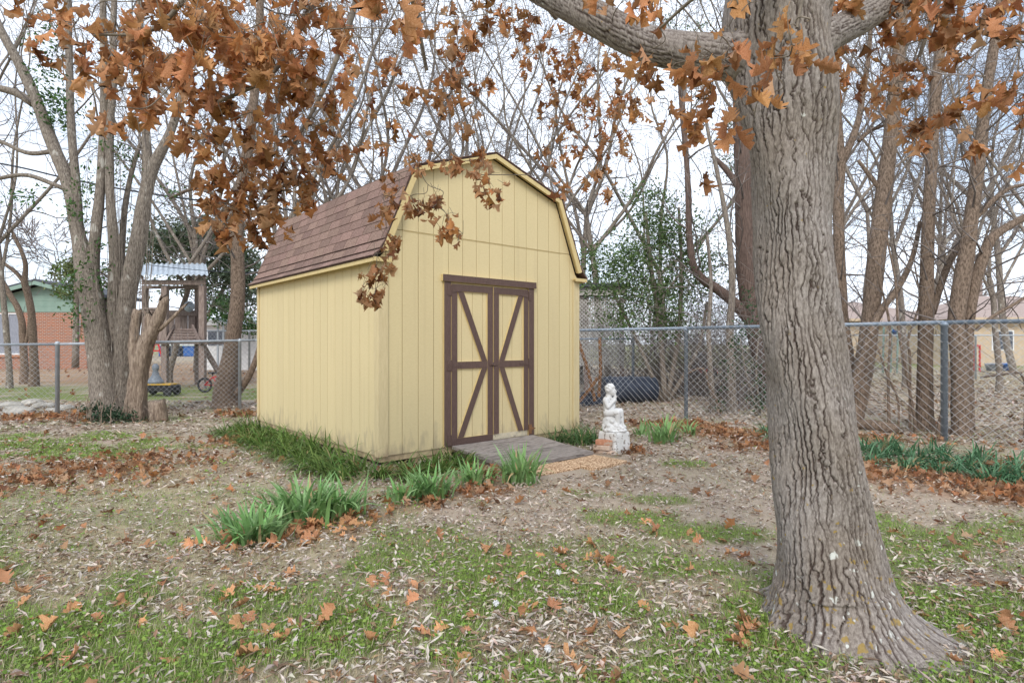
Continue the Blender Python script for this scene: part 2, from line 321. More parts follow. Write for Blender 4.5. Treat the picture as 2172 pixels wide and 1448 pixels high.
def oak_bark_mat():
    m, n, l, b = new_mat('furrowed_oak_bark')
    tc = n.new('ShaderNodeTexCoord')
    fa = n.new('ShaderNodeAttribute'); fa.attribute_name = 'ridge'
    nz = n.new('ShaderNodeTexNoise'); nz.inputs['Scale'].default_value = 55; nz.inputs['Detail'].default_value = 8; nz.inputs['Roughness'].default_value = .7
    mp = n.new('ShaderNodeMapping'); mp.inputs['Scale'].default_value = (1.6, 1.6, .6); l.new(tc.outputs['Object'], mp.inputs[0]); l.new(mp.outputs[0], nz.inputs['Vector'])
    big = n.new('ShaderNodeTexNoise'); big.inputs['Scale'].default_value = 3.2; big.inputs['Detail'].default_value = 3; l.new(tc.outputs['Object'], big.inputs['Vector'])
    plate = n.new('ShaderNodeMix'); plate.data_type = 'RGBA'; plate.inputs[6].default_value = (.135, .112, .097, 1); plate.inputs[7].default_value = (.385, .345, .318, 1)
    r1 = n.new('ShaderNodeMapRange'); r1.inputs['From Min'].default_value = .32; r1.inputs['From Max'].default_value = .66; l.new(nz.outputs['Fac'], r1.inputs['Value']); l.new(r1.outputs[0], plate.inputs[0])
    tint = n.new('ShaderNodeMix'); tint.data_type = 'RGBA'; tint.blend_type = 'MULTIPLY'; tint.inputs[0].default_value = 1
    t2 = n.new('ShaderNodeMix'); t2.data_type = 'RGBA'; t2.inputs[6].default_value = (.84, .80, .74, 1); t2.inputs[7].default_value = (1.04, 1.04, 1.04, 1)
    r3 = n.new('ShaderNodeMapRange'); r3.inputs['From Min'].default_value = .35; r3.inputs['From Max'].default_value = .65; l.new(big.outputs['Fac'], r3.inputs['Value']); l.new(r3.outputs[0], t2.inputs[0])
    l.new(plate.outputs[2], tint.inputs[6]); l.new(t2.outputs[2], tint.inputs[7])
    # ochre and white lichen patches, mostly near the root flare
    sp = n.new('ShaderNodeSeparateXYZ'); l.new(tc.outputs['Object'], sp.inputs[0])
    low = n.new('ShaderNodeMapRange'); low.inputs['From Min'].default_value = 1.0; low.inputs['From Max'].default_value = .0; low.inputs['To Min'].default_value = -.09; low.inputs['To Max'].default_value = .025; l.new(sp.outputs['Z'], low.inputs['Value'])
    cur = tint.outputs[2]
    for colr, sc, thr in (((.30, .20, .045, 1), 26, .63), ((.62, .63, .58, 1), 19, .66)):
        ln = n.new('ShaderNodeTexNoise'); ln.inputs['Scale'].default_value = sc; ln.inputs['Detail'].default_value = 2; l.new(tc.outputs['Object'], ln.inputs['Vector'])
        ad = n.new('ShaderNodeMath'); ad.operation = 'ADD'; l.new(ln.outputs['Fac'], ad.inputs[0]); l.new(low.outputs[0], ad.inputs[1])
        lr = n.new('ShaderNodeMapRange'); lr.inputs['From Min'].default_value = thr; lr.inputs['From Max'].default_value = thr + .03; lr.inputs['To Max'].default_value = .8; l.new(ad.outputs[0], lr.inputs['Value'])
        gate = n.new('ShaderNodeMath'); gate.operation = 'MULTIPLY'; l.new(lr.outputs[0], gate.inputs[0]); l.new(fa.outputs['Fac'], gate.inputs[1])
        lm = n.new('ShaderNodeMix'); lm.data_type = 'RGBA'; lm.inputs[7].default_value = colr; l.new(gate.outputs[0], lm.inputs[0]); l.new(cur, lm.inputs[6]); cur = lm.outputs[2]
    fur = n.new('ShaderNodeMix'); fur.data_type = 'RGBA'; fur.inputs[6].default_value = (.060, .041, .034, 1)   # brown inner bark
    l.new(fa.outputs['Fac'], fur.inputs[0]); l.new(cur, fur.inputs[7]); l.new(fur.outputs[2], b.inputs['Base Color'])
    bp = n.new('ShaderNodeBump'); bp.inputs['Strength'].default_value = .8; bp.inputs['Distance'].default_value = .006
    l.new(nz.outputs['Fac'], bp.inputs['Height']); l.new(bp.outputs[0], b.inputs['Normal']); b.inputs['Roughness'].default_value = .95; b.inputs['Specular IOR Level'].default_value = .2
    return m
M['oak_bark'] = oak_bark_mat()

def ground_mat():
    m, n, l, b = new_mat('yard_ground')
    tc = n.new('ShaderNodeTexCoord')
    def noise(sc, det=6): 
        z = n.new('ShaderNodeTexNoise'); z.inputs['Scale'].default_value = sc; z.inputs['Detail'].default_value = det; z.inputs['Roughness'].default_value = .7
        l.new(tc.outputs['Object'], z.inputs['Vector']); return z.outputs['Fac']
    def mixc(fac, a, c):
        x = n.new('ShaderNodeMix'); x.data_type = 'RGBA'; l.new(fac, x.inputs[0])
        for s_, v in ((6, a), (7, c)):
            if isinstance(v, tuple): x.inputs[s_].default_value = v
            else: l.new(v, x.inputs[s_])
        return x.outputs[2]
    def mr(v, a, c):
        x = n.new('ShaderNodeMapRange'); x.inputs['From Min'].default_value = a; x.inputs['From Max'].default_value = c; l.new(v, x.inputs['Value']); return x.outputs[0]
    def attr(k):
        x = n.new('ShaderNodeAttribute'); x.attribute_name = k; return x.outputs['Fac']
    def mul(a, c):
        x = n.new('ShaderNodeMath'); x.operation = 'MULTIPLY'; l.new(a, x.inputs[0]); l.new(c, x.inputs[1]); return x.outputs[0]
    n1, n2, n3 = noise(38), noise(6), noise(140, 3)
    dirt = mixc(mr(n1, .3, .7), (.25, .195, .145, 1), (.47, .385, .30, 1))
    dirt = mixc(mr(n2, .35, .7), dirt, (.40, .325, .25, 1))
    straw = mixc(mr(n3, .35, .65), (.26, .22, .125, 1), (.46, .40, .26, 1))
    green = mixc(mr(n3, .35, .65), (.10, .125, .035, 1), (.22, .26, .09, 1))
    lit = mixc(mr(n3, .38, .62), (.18, .135, .10, 1), (.50, .42, .35, 1))
    ora = mixc(mr(n1, .35, .65), (.19, .085, .035, 1), (.42, .20, .095, 1))
    c = mixc(mul(attr('litter'), mr(n1, .35, .55)), dirt, lit)
    c = mixc(attr('straw'), c, straw)
    c = mixc(attr('green'), c, green)
    oh = n.new('ShaderNodeMath'); oh.operation = 'MULTIPLY'; oh.inputs[1].default_value = .55; l.new(attr('orange'), oh.inputs[0]); c = mixc(oh.outputs[0], c, ora)
    l.new(c, b.inputs['Base Color']); b.inputs['Roughness'].default_value = .95; b.inputs['Specular IOR Level'].default_value = .15
    bp = n.new('ShaderNodeBump'); bp.inputs['Strength'].default_value = .8; bp.inputs['Distance'].default_value = .012; l.new(n1, bp.inputs['Height']); l.new(bp.outputs[0], b.inputs['Normal'])
    return m
M['ground'] = ground_mat()

# ------------------------------------------------------------------ ground and what covers it
def blobs(x, y, L):
    v = np.zeros_like(x)
    for (px, py, rx, ry, a) in L:
        g = gp(px, py); d = ((x - g[0]) / rx) ** 2 + ((y - g[1]) / ry) ** 2
        v = np.maximum(v, a * np.clip(1.5 - d, 0, 1))
    return v
def sstep(x, a, b): t = np.clip((x - a) / (b - a), 0, 1); return t * t * (3 - 2 * t)
ORANGE = [(60, 1020, 1.5, .55, .55), (190, 995, 1.4, .5, .55), (320, 975, 1.1, .45, .45), (60, 888, 1.5, .35, .9), (200, 880, .9, .35, .9), (515, 935, .45, .5, 1), (490, 880, .5, .35, 1), (560, 1150, .40, .20, .7),
          (660, 1125, .45, .22, .7), (740, 1100, .3, .25, .7), (900, 1065, .35, .25, .7), (1000, 1045, .42, .28, .9), (1040, 1010, .25, .3, .6), (1400, 905, .6, .5, .8), (1480, 910, .7, .6, 1), (1560, 925, .7, .6, 1), (1630, 950, .8, .5, 1), (1340, 960, .2, .2, .8), (1850, 1000, .6, .4, .9),
          (1950, 1015, .8, .35, 1), (2080, 1040, .8, .35, 1), (2172, 1050, .8, .4, 1), (2172, 1000, .8, .5, .8), (1850, 935, 1.2, .5, .6), (880, 1000, .5, .3, .4)]
def masks(x, y):
    """green, orange, litter, straw cover at ground points"""
    big = fbm(x * .8, y * .8, 21, 3); med = fbm(x * 2.3, y * 2.3, 31, 4)
    g = sstep(med + .35 * (big - .5) + .25 * (fbm(x * 9, y * 9, 61, 2) - .5), .42, .66)
    near = sstep(y, 4.6, 3.0)
    right = sstep(x, -.3, .8) * sstep(y, 3.3, 4.4)
    bare = blobs(x, y, [(1500, 1040, 1.9, 1.5, .6), (1900, 1060, .7, .3, .8), (1570, 1150, .5, .4, 1), (2060, 1230, .4, .15, 1), (240, 935, 1.6, .35, .9), (430, 900, 1.2, .7, .8), (640, 1010, .8, .5, .7), (1250, 1120, .8, .6, .7)])
    g = g * (.35 + .75 * near) * (1 - .5 * right) * (1 - bare)
    lush = blobs(x, y, [(60, 935, 1.7, .7, 1.6), (120, 965, 1.3, .45, 1.3), (330, 950, .9, .3, .8), (380, 890, 1, .4, .6), (430, 835, 1.5, .8, .8), (1640, 1290, .25, .35, 1), (1450, 985, .25, .15, .9), (1340, 1100, .45, .2, .8), (1500, 1130, .45, .2, .9), (1260, 1045, .3, .15, .7), (1400, 1060, .3, .15, .7), (1900, 1130, .7, .5, .8), (2080, 1120, .6, .35, .7), (850, 1330, .8, .5, .8), (1250, 1200, .8, .5, .6), (300, 1400, .6, .4, .8), (1400, 1400, .8, .3, .8), (1000, 1230, .8, .5, .6)])
    g = np.maximum(g, lush * sstep(med, .34, .52))
    lawn = sstep(y, 12.6, 14) * sstep(y, 19.5, 16.5) * sstep(x, -4, -6)
    lawn = np.maximum(lawn, sstep(y, 27, 36) * sstep(x, 4, 8) * .9)
    lawn = np.maximum(lawn, sstep(y, 55, 80) * .8)
    g = np.maximum(g, lawn * sstep(med, .25, .5))
    o = blobs(x, y, ORANGE) * sstep(fbm(x * 3.1, y * 3.1, 41, 3), .26, .52)
    o = np.maximum(o, sstep(y, 17.5, 20.5) * sstep(y, 48, 34) * sstep(x, 0, -4) * 1.0 * sstep(med, .2, .6))
    st = np.maximum(sstep(med, .60, .42) * sstep(x, -.4, -1.6) * sstep(y, 7.2, 5.2) * .9, sstep(med, .62, .40) * sstep(y, 4.2, 3.2) * .55)
    st = np.maximum(st, sstep(y, 14, 22) * sstep(x, 4, 7) * .6)
    li = np.clip(.35 + .9 * (fbm(x * 1.7, y * 1.7, 51, 3) - .35), 0, 1) * (1 - .6 * blobs(x, y, [(1570, 1150, .5, .4, 1), (240, 935, 1.6, .35, .9), (430, 905, 1.0, .5, .8)]))
    return np.clip(g, 0, 1), np.clip(o, 0, 1), np.clip(li, 0, 1), np.clip(st, 0, 1)
def axis(parts):
    out = [np.arange(a, b, s) for a, b, s in parts]; return np.unique(np.round(np.concatenate(out), 4))
gx = axis([(-400, -60, 20), (-60, -14, 1.0), (-14, -5, .16), (-5, 5, .09), (5, 9, .14), (9, 60, 1.0), (60, 401, 20)])
gy = axis([(-40, -2, 2), (-2, 1.6, .3), (1.6, 8, .08), (8, 14, .12), (14, 30, .4), (30, 90, 2), (90, 700, 30)])
XX, YY = np.meshgrid(gx, gy); x_, y_ = XX.ravel(), YY.ravel()
V = np.stack([x_, y_, ground_z(x_, y_)], 1); nx_, ny_ = len(gx), len(gy)
I = np.arange(nx_ * ny_).reshape(ny_, nx_)
F = np.stack([I[:-1, :-1], I[:-1, 1:], I[1:, 1:], I[1:, :-1]], 2).reshape(-1, 4)
mg, mo, ml, ms_ = masks(x_, y_)
tag(link('ground', np_mesh('ground', V, F, M['ground'], attrs={'green': mg, 'orange': mo, 'litter': ml, 'straw': ms_})), kind='structure')

TH = .715; CX, CY, SW, SL = -1.408, 6.175, 3.06, 3.91
def inside_shed(x, y, pad=0):
    dx, dy = x - CX, y - CY; s = dx * math.cos(TH) + dy * math.sin(TH); t = -dx * math.sin(TH) + dy * math.cos(TH)
    return (s > -pad) & (s < SW + pad) & (t > -pad) & (t < SL + pad)
def on_ramp(x, y):
    dx, dy = x - CX, y - CY; s = dx * math.cos(TH) + dy * math.sin(TH); t = -dx * math.sin(TH) + dy * math.cos(TH)
    return (s > .86) & (s < 2.25) & (t > -1.66) & (t < 0)
def scatter(n, ymin, ymax, power=1.0, pad=1.12):
    """points over the ground in view, denser towards the camera"""
    u = nr.random(n); y = (ymin ** (1 - power) + u * (ymax ** (1 - power) - ymin ** (1 - power))) ** (1 / (1 - power)) if power != 1 else ymin * (ymax / ymin) ** u
    x = (nr.random(n) * 2 - 1) * (y * .88 * pad + 1.3)
    k = ~inside_shed(x, y, .02) & ~on_ramp(x, y)
    return x[k], y[k]
def strips(name, mat_, base, dirv, bend, length, width, cols, nseg=3, taper=True, twist=None):
    """blade meshes: base (n,3), horizontal lean dirv (n,2) unit, bend amount, length, width"""
    n = len(base); t = np.linspace(0, 1, nseg + 1)
    ang0, ang1 = bend[:, 0:1], bend[:, 1:2]                     # angle from vertical at base and tip
    a = ang0 + (ang1 - ang0) * t[None]
    st = length[:, None] / nseg
    am = (a[:, 1:] + a[:, :-1]) / 2
    hz = np.concatenate([np.zeros((n, 1)), np.cumsum(np.sin(am) * st, 1)], 1); vz = np.concatenate([np.zeros((n, 1)), np.cumsum(np.cos(am) * st, 1)], 1)
    side = np.stack([-dirv[:, 1], dirv[:, 0]], 1)
    w = width[:, None] * (np.clip(1.15 - t ** 2.2 * 1.1, .06, 1) if taper else np.ones_like(t))[None] / 2
    c = np.stack([base[:, 0:1] + dirv[:, 0:1] * hz, base[:, 1:2] + dirv[:, 1:2] * hz, base[:, 2:3] + vz], 2)
    off = np.stack([side[:, 0:1] * w, side[:, 1:2] * w, 0 * w], 2)
    Vv = np.stack([c - off, c + off], 2).reshape(-1, 3)          # n, nseg+1, 2, 3
    b = (np.arange(n) * (nseg + 1) * 2)[:, None]; j = np.arange(nseg) * 2
    Ff = np.stack([b + j, b + j + 1, b + j + 3, b + j + 2], 2).reshape(-1, 4)
    cc = np.repeat(cols, (nseg + 1) * 2, axis=0)
    return np_mesh(name, Vv, Ff, mat_, cols=cc)
def jit(c, n, a=.25, mixto=None, amt=0.5):
    c = np.array(c)[None] * (1 + a * (nr.random((n, 1)) * 2 - 1)) * (1 + .08 * (nr.random((n, 3)) * 2 - 1))
    if mixto is not None: k = (nr.random((n, 1)) ** 2) * amt; c = c * (1 - k) + np.array(mixto)[None] * k
    return np.clip(c, 0, 1)

# short turf
x, y = scatter(390000, 2.0, 12.5, 1.2)
g, o, li, st = masks(x, y); k = nr.random(len(x)) < np.clip(g * 1.15 + st * .36 + .05, 0, 1) * (1 - .6 * o)
x, y, g, st = x[k], y[k], g[k], st[k]; n = len(x)
far = np.clip(y / 4, .8, 2.2)
isg = nr.random(n) < np.clip(g * 1.1 + .12, 0, .78)
cols = np.where(isg[:, None], jit((.19, .32, .042), n, .4, (.36, .44, .13), .85), jit((.52, .455, .30), n, .3))
ph = nr.random(n) * 6.283
bb = np.stack([nr.random(n) * .7, .5 + nr.random(n) * 1.1], 1); LL = .022 + .044 * nr.random(n); WW = .0030 * far * (.7 + .7 * nr.random(n)); q0 = np.stack([x, y, ground_z(x, y) - .003], 1); dd = np.stack([np.cos(ph), np.sin(ph)], 1)
for nm, k, sg_ in (('grass', y < 3.1, 2), ('short_grass', y >= 3.1, 1)):
    tag(link(nm, strips(nm, M['grass'], q0[k], dd[k], bb[k], LL[k], WW[k], cols[k], sg_)), kind='stuff')
# clover and broad low weeds: small round leaflets
x, y = scatter(240000, 2.0, 13.5, 1.15)
g, o, li, st = masks(x, y); k = nr.random(len(x)) < np.clip(g * .42 - .05, 0, 1) * (1 - .5 * o); x, y = x[k], y[k]; n = len(x)
r_ = (.004 + .006 * nr.random(n)) * np.clip(y / 3.5, 1, 2); ph = nr.random(n) * 6.283; tl = (nr.random((n, 2)) - .5) * 1.0
z0 = ground_z(x, y) + .008 + .03 * nr.random(n)
Vv = []
for q in range(6):
    a = ph + q * math.pi / 3; rr = r_ * (1 if q % 2 else .85); dx, dy = np.cos(a) * rr, np.sin(a) * rr
    Vv.append(np.stack([x + dx, y + dy, z0 + dx * tl[:, 0] + dy * tl[:, 1]], 1))
Vv = np.stack(Vv, 1).reshape(-1, 3); Ff = np.arange(n * 6).reshape(n, 6)
Ff = np.concatenate([Ff[:, [0, 1, 2, 3]], Ff[:, [0, 3, 4, 5]]])
tag(link('clover', np_mesh('clover', Vv, Ff, M['grass'], cols=np.repeat(jit((.17, .29, .045), n, .4, (.34, .44, .10), .8), 6, axis=0))), kind='stuff')
# grey-brown curled leaf litter
def litter_mesh(name, x, y, L, W, cols, lift=.004):
    n = len(x); ph = nr.random(n) * 6.283; d = np.stack([np.cos(ph), np.sin(ph), (nr.random(n) - .5) * .5], 1); s = np.stack([-np.sin(ph), np.cos(ph), (nr.random(n) - .5) * 1.0], 1)
    b = np.stack([x, y, ground_z(x, y) + lift + nr.random(n) * .026], 1); up = np.array([0, 0, 1.])[None]
    cu = (nr.random(n) - .30)[:, None] * L[:, None] * .6; fo = (.2 + .5 * nr.random(n))[:, None] * W[:, None]
    p = [b - d * L[:, None] / 2, b - s * W[:, None] / 2 + up * (cu * .3 + fo), b - up * 0 + up * cu * .3, b + s * W[:, None] / 2 + up * (cu * .3 + fo), b + d * L[:, None] / 2 + up * cu]
    Vv = np.stack(p, 1).reshape(-1, 3); b5 = (np.arange(n) * 5)[:, None]
    Ff = np.concatenate([b5 + np.array([[0, 2, 1]]), b5 + np.array([[1, 2, 4]]), b5 + np.array([[0, 3, 2]]), b5 + np.array([[2, 3, 4]])])
    return tag(link(name, np_mesh(name, Vv, Ff, M['litter'], cols=np.repeat(cols, 5, axis=0), smooth=False)), kind='stuff')
x, y = scatter(172000, 2.0, 30, 1.25)
g, o, li, st = masks(x, y); k = (nr.random(len(x)) < np.clip(.10 + li * 1.15, 0, 1) * (1 - .58 * np.clip(g * 1.3, 0, 1))) & ((y < 13) | (x > 2)); x, y = x[k], y[k]; n = len(x)
big = np.clip(y / 6, .8, 2.2)
litter_mesh('leaf_litter', x, y, (.026 + .068 * nr.random(n) ** 1.9) * big, (.008 + .017 * nr.random(n)) * big,
            np.where(nr.random((n, 1)) < .66, jit((.47, .395, .325), n, .35, (.66, .60, .54), .85), jit((.28, .19, .125), n, .45)))

# ------------------------------------------------------------------ the shed (local frame: x along the door wall, y into the shed)
shed = thing('garden_shed', 'yellow barn-roofed garden shed with brown double doors', 'shed', (CX, CY, 0), TH)
ZB, ZE = .113, 2.218
GAB = [(0, ZE + .02), (.035, 2.272), (.42, 3.207), (SW / 2, 3.585), (SW - .42, 3.207), (SW - .035, 2.272), (SW, ZE + .02)]
def gz(s): return float(np.interp(s, [p[0] for p in GAB], [p[1] for p in GAB]))
def gable_piece(s0, s1, z0, z1, y0, y1):
    top = [(s0, min(gz(s0), z1))] + [(p[0], min(p[1], z1)) for p in GAB if s0 < p[0] < s1] + [(s1, min(gz(s1), z1))]
    # add the crossing with z1 where the gable edge cuts the piece
    ss = np.linspace(s0, s1, 60); zz = np.minimum([gz(s) for s in ss], z1)
    pts = [(s0, z0)] + [(s1, z0)]
    keep = [0] + [i for i in range(1, 59) if abs((zz[i + 1] - zz[i]) - (zz[i] - zz[i - 1])) > 1e-4] + [59]
    pts += [(ss[i], zz[i]) for i in reversed(keep) if zz[i] > z0 + .004]
    if len(pts) < 3: return None
    m = MB(); m.prism(pts, y0, y1); return m
W_ = M['yellow']
# inner shell behind the boards
m = MB(); m.prism([(.03, ZB)] + [(SW - .03, ZB)] + [(min(max(p[0], .03), SW - .03), p[1] - .03) for p in reversed(GAB)], .004, .03); m.build('front_backing', M['yellow_trim'], shed)
m = MB(); m.box(.004, .03, .03, SL, ZB, ZE); m.box(SW - .03, SW, .03, SL, ZB, ZE); m.build('side_backing', M['yellow_trim'], shed)
m = MB(); m.prism([(.0, ZB)] + [(SW, ZB)] + [p for p in reversed(GAB)], SL - .03, SL); m.build('rear_wall', W_, shed)
m = MB(); m.box(.03, SW - .03, .03, SL - .03, ZB, ZB + .05); m.build('shed_floor', M['dark'], shed)
# front siding: one board per groove interval, in two tiers with a flashing seam
gr = [0.0] + [.063 + .2036 * i for i in range(15)] + [SW]
SEAM = 2.548
for i in range(len(gr) - 1):
    a, b = gr[i] + .0035, gr[i + 1] - .0035
    if b - a < .03: continue
    if b <= .80 or a >= 2.24: segs_ = [(a, b, ZB)]
    elif a >= .80 and b <= 2.24: segs_ = [(a, b, 2.05)]
    elif a < .80: segs_ = [(a, .80, ZB), (.80, b, 2.05)]
    else: segs_ = [(a, 2.24, 2.05), (2.24, b, ZB)]
    for s0, s1, z0 in segs_:
        if s1 - s0 < .02: continue
        p = gable_piece(s0, s1, z0, SEAM - .004, -.012, .004)
        if p: p.build('siding_board', W_, shed)
    p = gable_piece(a, b, SEAM + .004, 9, -.012, .004)
    if p: p.build('siding_board', W_, shed)
m = MB(); m.box(.30, SW - .30, -.016, -.012, SEAM - .008, SEAM - .002); m.build('seam_flashing', M['yellow_trim'], shed)
# left wall siding
nb = 18
for i in range(nb):
    a, b = i * SL / nb + .0035, (i + 1) * SL / nb - .0035
    m = MB(); m.box(-.012, .004, a, b, ZB, ZE); m.build('siding_board', W_, shed)
    m = MB(); m.box(SW - .004, SW + .012, a, b, ZB, ZE); m.build('siding_board', W_, shed)
# corner boards
for nm, bx_ in (('corner_board', (-.034, .085, -.034, -.013, ZB - .008, ZE)), ('corner_board', (-.034, -.013, -.0125, .055, ZB - .008, ZE)), ('corner_board', (SW - .085, SW + .034, -.034, -.013, ZB - .008, ZE - .03)),
                ('corner_board', (-.034, -.013, SL - .06, SL + .01, ZB - .008, ZE)), ('corner_board', (SW + .013, SW + .034, -.0125, .06, ZB - .008, ZE))):
    m = MB(); m.box(*bx_, bev=.003); m.build(nm, M['yellow_worn'], shed)
# skirt boards and blocks the shed sits on
m = MB(); m.box(.004, SW - .004, .004, .04, .045, ZB - .002); m.build('skirt_board', M['yellow_worn'], shed)
m = MB(); m.box(.004, .04, .042, SL, .045, ZB - .002); m.build('skirt_board', M['yellow_worn'], shed)
m = MB(); m.box(SW - .04, SW - .004, .042, SL, .045, ZB - .002); m.build('skirt_board', M['yellow_worn'], shed)
for bx_ in ((.42, .95, .02, .16, -.05, .043), (2.15, 2.7, .02, .16, -.05, .043), (.42, .56, .18, 3.7, -.05, .043), (2.5, 2.64, .18, 3.7, -.05, .043)):
    m = MB(); m.box(*bx_, bev=.006); m.build('foundation_beam', M['yellow_worn'], shed)

# door frame and doors; trim faces brown, their edges yellow
def trim(name, poly, y0, y1, parent=shed): m = MB(); m.prism(poly, y0, y1, 0, 1); return m.build(name, [M['brown'], M['yellow_trim']], parent)
def rect(a, b, c, d): return [(a, c), (b, c), (b, d), (a, d)]
trim('door_header', rect(.775, 2.245, 2.030, 2.108), -.052, -.012)
trim('door_jamb', rect(.803, .897, .118, 2.028), -.034, -.004)
trim('door_jamb', rect(2.126, 2.216, .118, 2.028), -.034, -.004)
def door(s0, s1, left):
    d = MB(); d.box(s0, s1, -.002, .003, .122, 2.015); d = d.build('door', M['yellow_trim'], shed)
    xs = np.arange(s0, s1 - .05, .158); e = list(xs) + [s1]
    for a, b in zip(e[:-1], e[1:]):
        m = MB(); m.box(a + .003, b - .003, -.014, -.002, .122, 2.015); m.build('door_board', W_, d)
    hs = s0 if left else s1 - .082                 # hinge stile and meeting stile
    ms = s1 - .084 if left else s0
    f0, f1 = -.034, -.0145
    zb = .205 if left else .195
    trim('stile', rect(hs, hs + .082, zb + .0, 1.923), f0, f1, d); trim('stile', rect(ms, ms + .084, zb + .0, 1.923), f0, f1, d)
    trim('rail', rect(s0, s1, 1.925, 2.006), f0, f1, d)
    a, b = (hs + .083, ms - .002) if left else (ms + .086, hs - .002)
    trim('rail', rect(a, b, 1.016, 1.098), f0, f1, d)
    if left: trim('rail', rect(s0, s1, .120, .203), f0, f1, d)
    else:
        m = MB(); m.box(s0 + .003, s1 - .003, -.0165, -.0145, .124, .193); m.build('bare_patch', M['primer'], d)
    w = .088
    if left:
        trim('brace', [(a + .004, 1.921), (a + .004 + w, 1.921), (b - .002, 1.10), (b - w, 1.10)], f0, f1, d)
        trim('brace', [(a + .004, .207), (a + .004 + w, .207), (b - .002, 1.014), (b - w, 1.014)], f0, f1, d)
    else:
        trim('brace', [(b - .004 - w, 1.921), (b - .004, 1.921), (a + w, 1.10), (a + .002, 1.10)], f0, f1, d)
        trim('brace', [(b - .004 - w, .197), (b - .004, .197), (a + w, 1.014), (a + .002, 1.014)], f0, f1, d)
    return d
dl = door(.906, 1.523, True); dr = door(1.537, 2.118, False)
m = MB(); m.box(1.5235, 1.5365, .0035, .0038, .122, 2.01); m.build('door_gap', M['dark'], shed)
def hinge(z, left, rusty=False, parent=None):
    mat_ = M['rust'] if rusty else M['brown']; g_ = .902 if left else 2.122; sg = 1 if left else -1
    m = MB(); m.box(min(g_ - sg * .052, g_ - sg * .006), max(g_ - sg * .052, g_ - sg * .006), -.040, -.0345, z - .062, z + .062, bev=.0015)
    m.tube([(g_, -.041, z - .062), (g_, -.041, z + .062)], .0065, 8)
    if rusty: pl = [(g_ + .008, z - .025), (g_ + .115, z + .004), (g_ + .115, z + .012), (g_ + .008, z + .032)]
    else: pl = [(g_ + sg * .008, z - .024), (g_ + sg * .15, z - .006), (g_ + sg * .15, z + .006), (g_ + sg * .008, z + .024)]
    if not left and not rusty: pl = pl[::-1]
    m.prism(pl, -.0435 if rusty else -.040, -.0402 if rusty else -.0345)
    for q in (-.04, .04): m.lathe([(.006, 0), (.004, .003)], (g_ - sg * .03, -.040, z + q), 8, axis=(0, -1, 0))
    o = m.build('hinge', mat_, parent)
    if rusty: o['label'] = 'rusty bent strap hinge'
for z in (1.93, 1.057, .19): hinge(z, True, parent=dl)
for z in (1.93, 1.057): hinge(z, False, parent=dr)
hinge(.20, False, True, dr)
m = MB(); m.box(1.475, 1.585, -.046, -.0345, 1.040, 1.078, bev=.002); m.box(1.49, 1.515, -.056, -.046, 1.046, 1.072, bev=.002); m.build('latch', M['brown'], shed)

# roof: profile of the outer surface from the left eave to the right eave
PROF = [(-.135, 2.222), (-.065, 2.28), (.0, 2.38), (.370, 3.264), (SW / 2, 3.648), (SW - .370, 3.264), (SW, 2.38), (SW + .065, 2.28), (SW + .135, 2.222)]
YF, YBK = -.10, SL + .12
roof = MB()
under = [(p[0] + (.010 if p[0] < SW / 2 else -.010) * (abs(p[0] - SW / 2) > .01), p[1] - (.011 if abs(p[0] - SW / 2) > .01 else .014)) for p in PROF]
for i in range(len(PROF) - 1):
    roof.prism([under[i], under[i + 1], PROF[i + 1], PROF[i]], YF + .004, YBK)
roof = roof.build('roof', M['shingle_edge'], shed)
seg = np.array(PROF[:4]); sl = np.linalg.norm(np.diff(seg, axis=0), axis=1); cum = np.concatenate([[0], np.cumsum(sl)])
def prof_at(d, right):
    x_ = np.interp(d, cum, seg[:, 0]); z_ = np.interp(d, cum, seg[:, 1]); e = .004
    x2, z2 = np.interp(min(d + .05, cum[-1]), cum, seg[:, 0]), np.interp(min(d + .05, cum[-1]), cum, seg[:, 1])
    x1, z1 = np.interp(max(d - .05, 0), cum, seg[:, 0]), np.interp(max(d - .05, 0), cum, seg[:, 1])
    t = np.array([x2 - x1, z2 - z1]); t /= np.linalg.norm(t)
    return (SW - x_ if right else x_), z_, (np.array([-t[0], t[1]]) if right else t)
EXPO, TABW = .1275, .308
shm = {}
def shingle_mesh(w, L):
    k = (round(w, 3), round(L, 3))
    if k not in shm:
        m = MB(); h_ = .009; g_ = .0060                          # thick butt edge below, feathered above; two little side gaps
        v = [(g_, 0, 0), (w - g_, 0, 0), (w - g_, 0, h_), (g_, 0, h_), (g_, L, 0), (w - g_, L, 0), (w - g_, L, .002), (g_, L, .002)]
        m.add(v, [(0, 1, 2, 3), (3, 2, 6, 7), (0, 3, 7, 4), (1, 5, 6, 2), (4, 7, 6, 5), (0, 4, 5, 1)], [1, 0, 0, 0, 0, 0])
        shm[k] = np_mesh('shingle', m.v, m.f, [M['shingle'], M['shingle_edge']], smooth=False, mi=m.m)
    return shm[k]
nc = int(cum[-1] / EXPO) + 1
